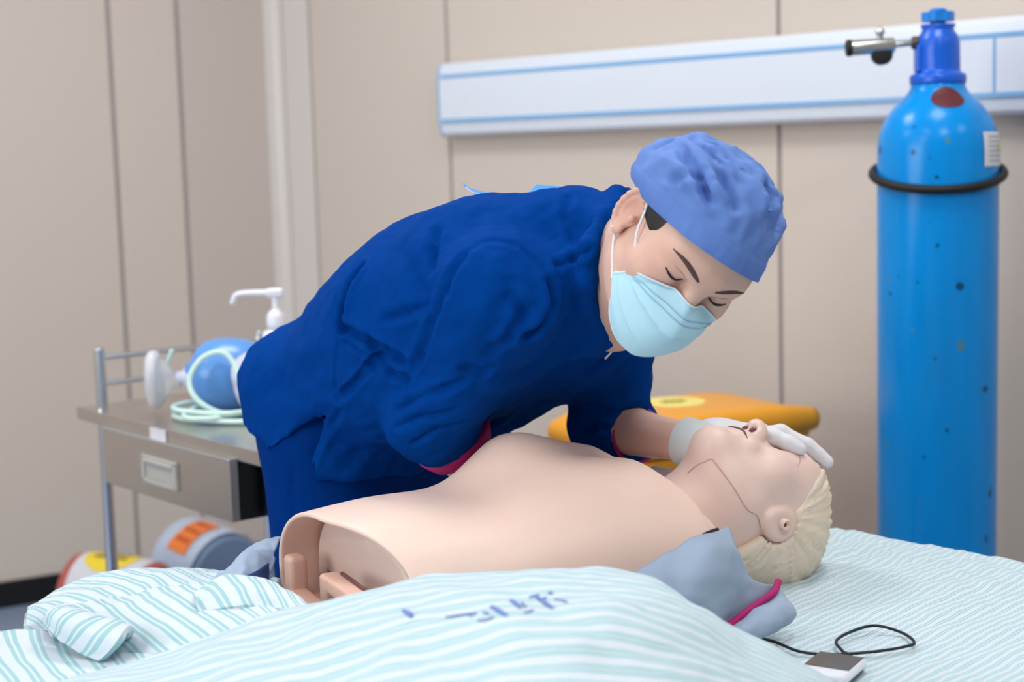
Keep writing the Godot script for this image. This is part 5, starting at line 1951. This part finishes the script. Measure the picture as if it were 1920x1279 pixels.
# ---------------------------------------------------------------- loose cloth on the bed
func cloths() -> void:
	var B: Array = [Vector3(3.0678, 0.6800, 2.2146), 0.77433]
	var q := thing("quilt", "white quilt with mint stripes and blue print heaped along the bed's near side", "quilt", B[0], B[1])
	var rows := [
		[Vector3(-0.4885, -0.0219, -0.2128), Vector3(-0.3891, -0.0211, -0.2531), Vector3(-0.2927, -0.0099, -0.2746), Vector3(-0.1792, 0.0164, -0.2778), Vector3(-0.0704, 0.0399, -0.2604), Vector3(0.0123, 0.0521, -0.2417), Vector3(0.0874, 0.0587, -0.2224), Vector3(0.1447, 0.0571, -0.2222), Vector3(0.1959, 0.0442, -0.2207), Vector3(0.2390, 0.0293, -0.1987), Vector3(0.2811, 0.0176, -0.1772), Vector3(0.3276, 0.0062, -0.1557), Vector3(0.3784, -0.0077, -0.1339)],
		[Vector3(-0.4739, 0.0218, -0.1374), Vector3(-0.3747, 0.0298, -0.1585), Vector3(-0.2782, 0.0517, -0.1813), Vector3(-0.1682, 0.0889, -0.1656), Vector3(-0.0672, 0.1135, -0.1584), Vector3(0.0105, 0.1270, -0.1399), Vector3(0.0862, 0.1344, -0.1206), Vector3(0.1366, 0.1357, -0.1107), Vector3(0.1790, 0.1228, -0.1092), Vector3(0.2236, 0.0993, -0.1064), Vector3(0.2654, 0.0799, -0.0940), Vector3(0.3071, 0.0592, -0.0814), Vector3(0.3614, 0.0226, -0.0771)],
		[Vector3(-0.4610, 0.0402, -0.0993), Vector3(-0.3592, 0.0543, -0.1010), Vector3(-0.2623, 0.0833, -0.1045), Vector3(-0.1574, 0.1205, -0.0888), Vector3(-0.0614, 0.1419, -0.0812), Vector3(0.0126, 0.1539, -0.0625), Vector3(0.0846, 0.1617, -0.0433), Vector3(0.1325, 0.1619, -0.0333), Vector3(0.1726, 0.1487, -0.0317), Vector3(0.2151, 0.1235, -0.0388), Vector3(0.2577, 0.0981, -0.0458), Vector3(0.2991, 0.0740, -0.0429), Vector3(0.3555, 0.0339, -0.0482)],
		[Vector3(-0.4422, 0.0470, -0.0397), Vector3(-0.3391, 0.0685, -0.0221), Vector3(-0.2433, 0.0973, -0.0054), Vector3(-0.1449, 0.1292, 0.0109), Vector3(-0.0549, 0.1471, 0.0188), Vector3(0.0144, 0.1595, 0.0375), Vector3(0.0818, 0.1678, 0.0567), Vector3(0.1294, 0.1646, 0.0570), Vector3(0.1695, 0.1511, 0.0586), Vector3(0.2117, 0.1251, 0.0416), Vector3(0.2536, 0.0999, 0.0245), Vector3(0.2945, 0.0729, 0.0076), Vector3(0.3523, 0.0348, -0.0080)],
		[Vector3(-0.4098, 0.0360, 0.0522), Vector3(-0.3124, 0.0596, 0.0696), Vector3(-0.2201, 0.0909, 0.0960), Vector3(-0.1270, 0.1203, 0.1228), Vector3(-0.0423, 0.1427, 0.1503), Vector3(0.0165, 0.1552, 0.1689), Vector3(0.0779, 0.1587, 0.1786), Vector3(0.1264, 0.1512, 0.1694), Vector3(0.1666, 0.1382, 0.1609), Vector3(0.2096, 0.1127, 0.1337), Vector3(0.2513, 0.0869, 0.0965), Vector3(0.2933, 0.0615, 0.0693), Vector3(0.3512, 0.0253, 0.0434)],
		[Vector3(-0.3756, 0.0006, 0.1572), Vector3(-0.2821, 0.0281, 0.1841), Vector3(-0.1966, 0.0572, 0.2108), Vector3(-0.1094, 0.0851, 0.2478), Vector3(-0.0321, 0.1065, 0.2755), Vector3(0.0214, 0.1184, 0.2942), Vector3(0.0733, 0.1226, 0.3038), Vector3(0.1214, 0.1156, 0.2945), Vector3(0.1640, 0.0993, 0.2663), Vector3(0.2056, 0.0748, 0.2289), Vector3(0.2452, 0.0520, 0.1913), Vector3(0.2932, 0.0225, 0.1445), Vector3(0.3513, -0.0087, 0.1079)],
		[Vector3(-0.3489, -0.1062, 0.2404), Vector3(-0.2577, -0.0794, 0.2775), Vector3(-0.1774, -0.0579, 0.3052), Vector3(-0.0957, -0.0357, 0.3428), Vector3(-0.0235, -0.0167, 0.3707), Vector3(0.0264, -0.0061, 0.3896), Vector3(0.0749, -0.0075, 0.3898), Vector3(0.1204, -0.0120, 0.3802), Vector3(0.1649, -0.0226, 0.3513), Vector3(0.2051, -0.0358, 0.3126), Vector3(0.2452, -0.0491, 0.2638), Vector3(0.2968, -0.0575, 0.2145), Vector3(0.3585, -0.0603, 0.1745)],
	]
	var e := patch(rows, 150, 90, 0.012, 0.009, 7.0, 5)
	# stripes run along the heap
	for k in e[2].size():
		var uv: Vector2 = e[2][k]
		e[2][k] = Vector2((uv.y + uv.x * 0.10 + 0.012 * sin(uv.x * 9.0 + uv.y * 5.0)) * 1.25, uv.x)
	part("near_heap", patch_mesh(e), M.quilt, q)
	print_marks(q, e, 150, 90)
	# the part of the quilt bunched up at the foot of the manikin
	var back := patch([
		[Vector3(-0.5800, -0.0398, -0.5128), Vector3(-0.5577, -0.0356, -0.5535), Vector3(-0.5078, -0.0292, -0.5744), Vector3(-0.4474, -0.0200, -0.5856), Vector3(-0.3824, -0.0121, -0.5765), Vector3(-0.3130, -0.0062, -0.5369), Vector3(-0.2395, -0.0036, -0.4969)],
		[Vector3(-0.5814, -0.0189, -0.5354), Vector3(-0.5672, -0.0159, -0.5962), Vector3(-0.5263, -0.0071, -0.6375), Vector3(-0.4641, 0.0026, -0.6487), Vector3(-0.3954, 0.0095, -0.6294), Vector3(-0.3228, 0.0098, -0.5992), Vector3(-0.2512, 0.0157, -0.5395)],
		[Vector3(-0.5615, 0.0117, -0.4887), Vector3(-0.5495, 0.0099, -0.5590), Vector3(-0.5152, 0.0167, -0.6001), Vector3(-0.4553, 0.0275, -0.6014), Vector3(-0.3881, 0.0335, -0.5819), Vector3(-0.3191, 0.0339, -0.5518), Vector3(-0.2484, 0.0344, -0.5015)],
		[Vector3(-0.5479, 0.0094, -0.4381), Vector3(-0.5235, 0.0134, -0.4788), Vector3(-0.4822, 0.0212, -0.4999), Vector3(-0.4286, 0.0283, -0.5007), Vector3(-0.3697, 0.0339, -0.4913), Vector3(-0.3065, 0.0376, -0.4716), Vector3(-0.2416, 0.0389, -0.4315)],
		[Vector3(-0.5390, -0.0102, -0.4256), Vector3(-0.5059, -0.0076, -0.4461), Vector3(-0.4601, -0.0005, -0.4470), Vector3(-0.4089, 0.0055, -0.4376), Vector3(-0.3550, 0.0101, -0.4281), Vector3(-0.2967, 0.0156, -0.4086), Vector3(-0.2396, 0.0185, -0.3888)],
	], 80, 44, 0.010, 0.006, 12.0, 9)
	part("back_fold", patch_mesh(e2(back, -0.9)), M.quilt, q)
	var front := patch([
		[Vector3(-0.5204, 0.0116, -0.4283), Vector3(-0.4802, 0.0200, -0.4293), Vector3(-0.4325, 0.0279, -0.4201), Vector3(-0.3789, 0.0368, -0.4111), Vector3(-0.3237, 0.0509, -0.3927), Vector3(-0.2621, 0.0537, -0.3628), Vector3(-0.1925, 0.0523, -0.3022)],
		[Vector3(-0.5180, 0.0256, -0.4098), Vector3(-0.4835, 0.0345, -0.4209), Vector3(-0.4385, 0.0408, -0.4217), Vector3(-0.3825, 0.0549, -0.4032), Vector3(-0.3276, 0.0662, -0.3844), Vector3(-0.2584, 0.0713, -0.3447), Vector3(-0.1840, 0.0722, -0.2643)],
		[Vector3(-0.5051, 0.0287, -0.3699), Vector3(-0.4762, 0.0372, -0.3709), Vector3(-0.4299, 0.0437, -0.3616), Vector3(-0.3755, 0.0521, -0.3424), Vector3(-0.3161, 0.0639, -0.3237), Vector3(-0.2475, 0.0703, -0.2943), Vector3(-0.1703, 0.0745, -0.2243)],
		[Vector3(-0.4899, 0.0218, -0.3388), Vector3(-0.4568, 0.0239, -0.3189), Vector3(-0.4148, 0.0287, -0.3094), Vector3(-0.3588, 0.0391, -0.2905), Vector3(-0.3009, 0.0522, -0.2720), Vector3(-0.2384, 0.0621, -0.2530), Vector3(-0.1612, 0.0689, -0.1934)],
		[Vector3(-0.4778, 0.0050, -0.3469), Vector3(-0.4423, 0.0024, -0.3164), Vector3(-0.4045, 0.0048, -0.2864), Vector3(-0.3468, 0.0214, -0.2582), Vector3(-0.2898, 0.0376, -0.2400), Vector3(-0.2283, 0.0505, -0.2214), Vector3(-0.1536, 0.0579, -0.1719)],
	], 80, 44, 0.010, 0.006, 13.0, 15)
	part("front_fold", patch_mesh(e2(front, -0.9)), M.quilt, q)
	var curl := patch([
		[Vector3(-0.4941, 0.0339, -0.3453), Vector3(-0.4675, 0.0257, -0.3141), Vector3(-0.4357, 0.0179, -0.2830), Vector3(-0.4093, 0.0129, -0.2622)],
		[Vector3(-0.4857, 0.0490, -0.3320), Vector3(-0.4539, 0.0436, -0.3011), Vector3(-0.4164, 0.0379, -0.2703), Vector3(-0.3863, 0.0355, -0.2498)],
		[Vector3(-0.4795, 0.0432, -0.3615), Vector3(-0.4381, 0.0445, -0.3214), Vector3(-0.4034, 0.0433, -0.2910), Vector3(-0.3838, 0.0411, -0.2706)],
		[Vector3(-0.4757, 0.0264, -0.3897), Vector3(-0.4371, 0.0259, -0.3494), Vector3(-0.4058, 0.0258, -0.3141), Vector3(-0.3932, 0.0267, -0.2941)],
	], 36, 30, 0.008, 0.004, 16.0, 22)
	part("curled_end", patch_mesh(e2(curl, -0.3)), M.quilt, q)
	var small := patch([
		[Vector3(-0.3292, 0.0495, -0.3623), Vector3(-0.3103, 0.0588, -0.3634), Vector3(-0.2785, 0.0704, -0.3547), Vector3(-0.2369, 0.0749, -0.3250), Vector3(-0.1954, 0.0699, -0.2841)],
		[Vector3(-0.3260, 0.0672, -0.3442), Vector3(-0.3062, 0.0749, -0.3552), Vector3(-0.2734, 0.0827, -0.3461), Vector3(-0.2321, 0.0847, -0.3161), Vector3(-0.1849, 0.0783, -0.2600)],
		[Vector3(-0.3145, 0.0676, -0.3040), Vector3(-0.2958, 0.0733, -0.3148), Vector3(-0.2637, 0.0811, -0.3056), Vector3(-0.2233, 0.0834, -0.2757), Vector3(-0.1754, 0.0772, -0.2296)],
		[Vector3(-0.3094, 0.0525, -0.2921), Vector3(-0.2886, 0.0593, -0.2879), Vector3(-0.2571, 0.0654, -0.2786), Vector3(-0.2178, 0.0702, -0.2540), Vector3(-0.1692, 0.0689, -0.2135)],
	], 50, 34, 0.008, 0.005, 16.0, 27)
	part("small_fold", patch_mesh(e2(small, -0.6)), M.quilt, q)

	var spread := patch([
		[Vector3(-0.6057, 0.0039, -0.3971), Vector3(-0.5596, 0.0088, -0.4128), Vector3(-0.4902, 0.0084, -0.3926), Vector3(-0.4072, 0.0164, -0.3382), Vector3(-0.3292, 0.0294, -0.2894), Vector3(-0.2565, 0.0423, -0.2506)],
		[Vector3(-0.5899, 0.0067, -0.3320), Vector3(-0.5424, 0.0111, -0.3376), Vector3(-0.4754, 0.0106, -0.3173), Vector3(-0.3983, 0.0135, -0.2875), Vector3(-0.3241, 0.0257, -0.2487), Vector3(-0.2545, 0.0370, -0.2198)],
		[Vector3(-0.5617, 0.0066, -0.2313), Vector3(-0.5185, 0.0096, -0.2417), Vector3(-0.4546, 0.0093, -0.2316), Vector3(-0.3843, 0.0122, -0.2168), Vector3(-0.3168, 0.0208, -0.1977), Vector3(-0.2525, 0.0295, -0.1887)],
		[Vector3(-0.5223, 0.0084, -0.1006), Vector3(-0.4810, 0.0108, -0.1059), Vector3(-0.4248, 0.0111, -0.1160), Vector3(-0.3651, 0.0113, -0.1261), Vector3(-0.3073, 0.0144, -0.1365), Vector3(-0.2460, 0.0202, -0.1473)],
	], 60, 30, 0.006, 0.004, 12.0, 61)
	part("flat_end", patch_mesh(e2(spread, -0.5)), M.quilt, q)

	# grey jacket spread under the manikin
	var JB: Array = [Vector3(2.9653, 0.6800, 1.8952), 0.77433]
	var j := thing("jacket", "grey blue jacket with magenta piping spread under the manikin's shoulders and waist", "jacket", JB[0], JB[1])
	var main := patch([
		[Vector3(-0.0171, 0.0857, 0.0945), Vector3(0.0255, 0.1049, 0.0620), Vector3(0.0701, 0.1203, 0.0350), Vector3(0.1097, 0.1295, 0.0138), Vector3(0.1388, 0.1335, -0.0119)],
		[Vector3(-0.0018, 0.0742, 0.1161), Vector3(0.0370, 0.0955, 0.0934), Vector3(0.0799, 0.1092, 0.0666), Vector3(0.1180, 0.1202, 0.0401), Vector3(0.1461, 0.1120, 0.0108)],
		[Vector3(0.0209, 0.0539, 0.1084), Vector3(0.0562, 0.0724, 0.0961), Vector3(0.0941, 0.0856, 0.0744), Vector3(0.1313, 0.0907, 0.0386), Vector3(0.1612, 0.0792, -0.0054)],
		[Vector3(0.0502, 0.0273, 0.0914), Vector3(0.0877, 0.0386, 0.0649), Vector3(0.1202, 0.0477, 0.0386), Vector3(0.1544, 0.0589, 0.0071), Vector3(0.1784, 0.0620, -0.0235)],
		[Vector3(0.0875, 0.0112, 0.0631), Vector3(0.1136, 0.0217, 0.0418), Vector3(0.1343, 0.0257, 0.0111), Vector3(0.1633, 0.0396, -0.0057), Vector3(0.1955, 0.0561, -0.0429)],
	], 70, 60, 0.003, 0.010, 9.0, 33)
	part("front_panel", patch_mesh(main), M.jacket, j)
	part("piping", tube_mesh([Vector3(0.1131, 0.0261, 0.0463), Vector3(0.1324, 0.0307, 0.0256), Vector3(0.1538, 0.0399, 0.0094), Vector3(0.1743, 0.0476, -0.0067), Vector3(0.1870, 0.0523, -0.0173), Vector3(0.1930, 0.0554, -0.0277), Vector3(0.1973, 0.0604, -0.0384)], 0.0042, 10, 8), M.magenta, j, Vector3.ZERO, Vector3.ZERO, "magenta piping on the jacket edge")
	var flap := patch([
		[Vector3(0.1196, 0.0274, 0.0411), Vector3(0.1440, 0.0340, 0.0151), Vector3(0.1674, 0.0432, -0.0011), Vector3(0.1889, 0.0490, -0.0219), Vector3(0.1990, 0.0555, -0.0378)],
		[Vector3(0.1258, 0.0229, 0.0466), Vector3(0.1535, 0.0310, 0.0306), Vector3(0.1789, 0.0398, 0.0094), Vector3(0.1992, 0.0431, -0.0112), Vector3(0.2086, 0.0384, -0.0307)],
		[Vector3(0.1406, 0.0165, 0.0373), Vector3(0.1628, 0.0187, 0.0270), Vector3(0.1881, 0.0265, 0.0110), Vector3(0.2085, 0.0309, -0.0097), Vector3(0.2155, 0.0249, -0.0291)],
		[Vector3(0.1528, 0.0056, 0.0135), Vector3(0.1704, 0.0077, 0.0082), Vector3(0.1914, 0.0125, -0.0025), Vector3(0.2086, 0.0171, -0.0181), Vector3(0.2143, 0.0145, -0.0430)],
	], 44, 30, 0.003, 0.006, 14.0, 41)
	part("collar_flap", patch_mesh(flap), M.jacket, j)
	var lf := patch([
		[Vector3(-0.4822, 0.0221, -0.2302), Vector3(-0.4632, 0.0487, -0.2535), Vector3(-0.4372, 0.0634, -0.2754), Vector3(-0.4081, 0.0671, -0.3061)],
		[Vector3(-0.4780, 0.0374, -0.1817), Vector3(-0.4553, 0.0598, -0.1944), Vector3(-0.4320, 0.0662, -0.2254), Vector3(-0.4102, 0.0624, -0.2652)],
		[Vector3(-0.4608, 0.0445, -0.1422), Vector3(-0.4418, 0.0568, -0.1487), Vector3(-0.4260, 0.0550, -0.1838), Vector3(-0.4096, 0.0468, -0.2231)],
		[Vector3(-0.4595, 0.0366, -0.1514), Vector3(-0.4365, 0.0414, -0.1318), Vector3(-0.4204, 0.0394, -0.1517), Vector3(-0.4084, 0.0295, -0.1908)],
	], 40, 30, 0.003, 0.010, 16.0, 51)
	part("hem", patch_mesh(lf), M.jacket, j)
	var ln := patch([
		[Vector3(-0.4292, 0.0578, -0.1388), Vector3(-0.4165, 0.0612, -0.1543), Vector3(-0.4089, 0.0585, -0.1943)],
		[Vector3(-0.4252, 0.0488, -0.1277), Vector3(-0.4134, 0.0496, -0.1429), Vector3(-0.4072, 0.0440, -0.1825)],
		[Vector3(-0.4250, 0.0385, -0.1315), Vector3(-0.4125, 0.0367, -0.1413), Vector3(-0.4054, 0.0296, -0.1707)],
	], 14, 12, 0.003, 0.003, 20.0, 52)
	part("lining", patch_mesh(ln), M.jacket_lining, j, Vector3.ZERO, Vector3.ZERO, "dark blue lining")
	part("piping", tube_mesh([Vector3(-0.4946, 0.0566, -0.0883), Vector3(-0.4820, 0.0588, -0.0886), Vector3(-0.4652, 0.0615, -0.0839)], 0.0018, 8, 5), M.magenta, j)

func e2(e: Array, slant: float) -> Array:
	for k in e[2].size():
		var uv: Vector2 = e[2][k]
		e[2][k] = Vector2(uv.x + uv.y * slant * 0.6 + 0.006 * sin(uv.y * 20.0), uv.y)
	return e

# blue print on the quilt: the strokes of the hospital stamp, laid on the cloth
func print_marks(q: Node3D, e: Array, nu: int, nv: int) -> void:
	var V: PackedVector3Array = e[0]
	var N := normals(V, e[1])
	var eye: Vector3 = Vector3(0.0500, 0.5600, 1.4500)
	for s in [
		[[Vector3(-0.0514, 0.1622, 0.0875), Vector3(-0.0473, 0.1597, 0.0878), Vector3(-0.0441, 0.1564, 0.0882)], 0.0035],
		[[Vector3(-0.0147, 0.1551, 0.0884), Vector3(-0.0026, 0.1566, 0.0882), Vector3(0.0077, 0.1577, 0.0881)], 0.0022], [[Vector3(0.0067, 0.1554, 0.0883), Vector3(0.0115, 0.1581, 0.0880)], 0.0035],
		[[Vector3(0.0132, 0.1511, 0.0889), Vector3(0.0221, 0.1522, 0.0887), Vector3(0.0273, 0.1544, 0.0885)], 0.0016], [[Vector3(0.0176, 0.1584, 0.0880), Vector3(0.0236, 0.1573, 0.0881)], 0.0013],
		[[Vector3(0.0257, 0.1637, 0.0874), Vector3(0.0321, 0.1594, 0.0879), Vector3(0.0389, 0.1550, 0.0884)], 0.0030],
		[[Vector3(0.0426, 0.1683, 0.0868), Vector3(0.0467, 0.1654, 0.0872), Vector3(0.0508, 0.1616, 0.0876)], 0.0032], [[Vector3(0.0519, 0.1658, 0.0871), Vector3(0.0555, 0.1619, 0.0876)], 0.0016], [[Vector3(0.0535, 0.1569, 0.0882), Vector3(0.0619, 0.1590, 0.0879)], 0.0016],
		[[Vector3(0.0585, 0.1702, 0.0866), Vector3(0.0670, 0.1723, 0.0863)], 0.0018], [[Vector3(0.0642, 0.1719, 0.0864), Vector3(0.0715, 0.1661, 0.0871), Vector3(0.0797, 0.1603, 0.0878)], 0.0030], [[Vector3(0.0678, 0.1672, 0.0869), Vector3(0.0735, 0.1698, 0.0866)], 0.0018],
		[[Vector3(0.0759, 0.1730, 0.0863), Vector3(0.0787, 0.1743, 0.0861)], 0.0042], [[Vector3(0.0809, 0.1677, 0.0869), Vector3(0.0864, 0.1671, 0.0870), Vector3(0.0920, 0.1651, 0.0872)], 0.0015],
	]:
		var pts := []
		var ups := []
		for p: Vector3 in s[0]:
			# nearest cloth vertex to the sight line, then the tangent plane there
			var d := (p - eye).normalized()
			var best := -1
			var bd := 1e9
			for k in nu * nv:
				var w := V[k] - eye
				var off := (w - d * w.dot(d)).length()
				if off < bd and k / nu > nv * 0.28:
					bd = off
					best = k
			var n := N[best]
			var t := (V[best] - eye).dot(n) / d.dot(n)
			pts.append(eye + d * t + n * 0.0012 * signf(n.dot(-d)))
			ups.append(n * signf(n.dot(-d)))
		var path := smooth_path(pts, 4)
		var up := PackedVector3Array()
		for k in path.size():
			up.append(ups[mini(k / 4, ups.size() - 1)])
		var wd: float = s[1] * 0.8
		var r := ribbon(path, up, [wd * 0.7, wd * 1.1, wd * 0.7], 0.0005)
		part("print_stroke", build(r[0], r[1]), M.print_blue, q)

# ---------------------------------------------------------------- small things
func small_things() -> void:
	# display unit and its cable on the sheet
	var at: Vector3 = Vector3(3.2027, 0.6693, 1.8113)
	var o := thing("display_unit", "small white hand held unit with a grey screen lying on the striped sheet", "display unit", Vector3(at.x, 0.682, at.z), 0.0)
	o.rotation.y = 0.7743 - 0.55
	part("housing", build(extrude(rounded(0.028, 0.036, 0.009), -0.0055, 0.0055, 0.003)[0], extrude(rounded(0.028, 0.036, 0.009), -0.0055, 0.0055, 0.003)[1]), M.white_plastic, o, Vector3(0.004, 0.0055, 0.008), Vector3(-PI / 2, 0, 0))
	part("back_shell", build(extrude(rounded(0.026, 0.034, 0.009), -0.003, 0.003, 0.001)[0], extrude(rounded(0.026, 0.034, 0.009), -0.003, 0.003, 0.001)[1]), M.cable, o, Vector3(0.004, 0.002, 0.008), Vector3(-PI / 2, 0, 0))
	box("screen", Vector3(0.049, 0.0012, 0.048), Vector3(0.004, 0.0112, 0.001), M.screen, o, 0.0005)
	var c := thing("cable", "thin black cable looped on the sheet beside the display unit", "cable", Vector3(at.x, 0.682, at.z), 0.7743)
	var pts := []
	for p: Vector3 in [Vector3(3.0604, 0.6811, 1.7655), Vector3(3.0940, 0.6797, 1.7610), Vector3(3.1274, 0.6738, 1.7575), Vector3(3.1586, 0.6730, 1.7412), Vector3(3.1821, 0.6683, 1.6908), Vector3(3.1974, 0.6669, 1.6479), Vector3(3.1981, 0.6684, 1.6328), Vector3(3.1717, 0.6705, 1.6161), Vector3(3.1439, 0.6745, 1.6285), Vector3(3.1349, 0.6740, 1.6656), Vector3(3.1397, 0.6734, 1.7032), Vector3(3.1607, 0.6725, 1.7251), Vector3(3.1796, 0.6738, 1.7417)]:
		var dir := p - Vector3(4.1174, 1.24, 3.2162)
		var t := (0.6838 - 1.24) / dir.y
		pts.append((Vector3(4.1174, 1.24, 3.2162) + dir * t - c.position).rotated(Vector3.UP, -0.7743) + Vector3(0, 0.0018 if pts.size() > 7 else 0.0, 0))
	part("lead", tube_mesh(pts, 0.0018, 8, 8), M.cable, c)
	part("plug", tube_mesh([pts[12] + (pts[11] - pts[12]) * 0.4, pts[12], pts[12] + (pts[12] - pts[11]) * 0.25], [0.0028, 0.004, 0.0042], 10, 4), M.cable, c)
	# sheet of blue paper over the nurse's upper back
	var B: Array = [Vector3(2.2954, 0.0000, 1.7252), 0.77433]
	var s := thing("blue_sheet", "light blue folded sheet with white edges lying across the nurse's upper back", "sheet", B[0], B[1])
	var p1 := patch([
		[Vector3(0.2022, 1.1990, 0.2300), Vector3(0.2130, 1.1908, 0.2209), Vector3(0.2373, 1.1849, 0.2115), Vector3(0.2690, 1.1798, 0.2121), Vector3(0.3005, 1.1771, 0.2225), Vector3(0.3363, 1.1753, 0.2429)],
		[Vector3(0.2062, 1.1951, 0.2808), Vector3(0.2176, 1.1873, 0.2817), Vector3(0.2393, 1.1837, 0.2721), Vector3(0.2687, 1.1802, 0.2725), Vector3(0.2996, 1.1779, 0.2728), Vector3(0.3335, 1.1752, 0.2832)],
	], 40, 8, 0.0012)
	part("lower_fold", patch_mesh(p1), M.sheet_blue, s)
	part("white_edge", tube_mesh([Vector3(0.2062, 1.1945, 0.2829), Vector3(0.2176, 1.1867, 0.2838), Vector3(0.2393, 1.1831, 0.2742), Vector3(0.2687, 1.1795, 0.2746), Vector3(0.2995, 1.1773, 0.2749), Vector3(0.3334, 1.1746, 0.2853)], 0.0008, 6, 6), M.loop_white, s)
	var p2 := patch([
		[Vector3(0.2980, 1.1933, 0.1904), Vector3(0.3265, 1.1904, 0.1907), Vector3(0.3580, 1.1855, 0.2014)],
		[Vector3(0.2910, 1.1872, 0.2213), Vector3(0.3183, 1.1836, 0.2218), Vector3(0.3480, 1.1802, 0.2322)],
		[Vector3(0.2819, 1.1802, 0.2625), Vector3(0.3101, 1.1773, 0.2628), Vector3(0.3380, 1.1755, 0.2731)],
	], 20, 14, 0.0012)
	part("upper_fold", patch_mesh(p2), M.sheet_blue, s)
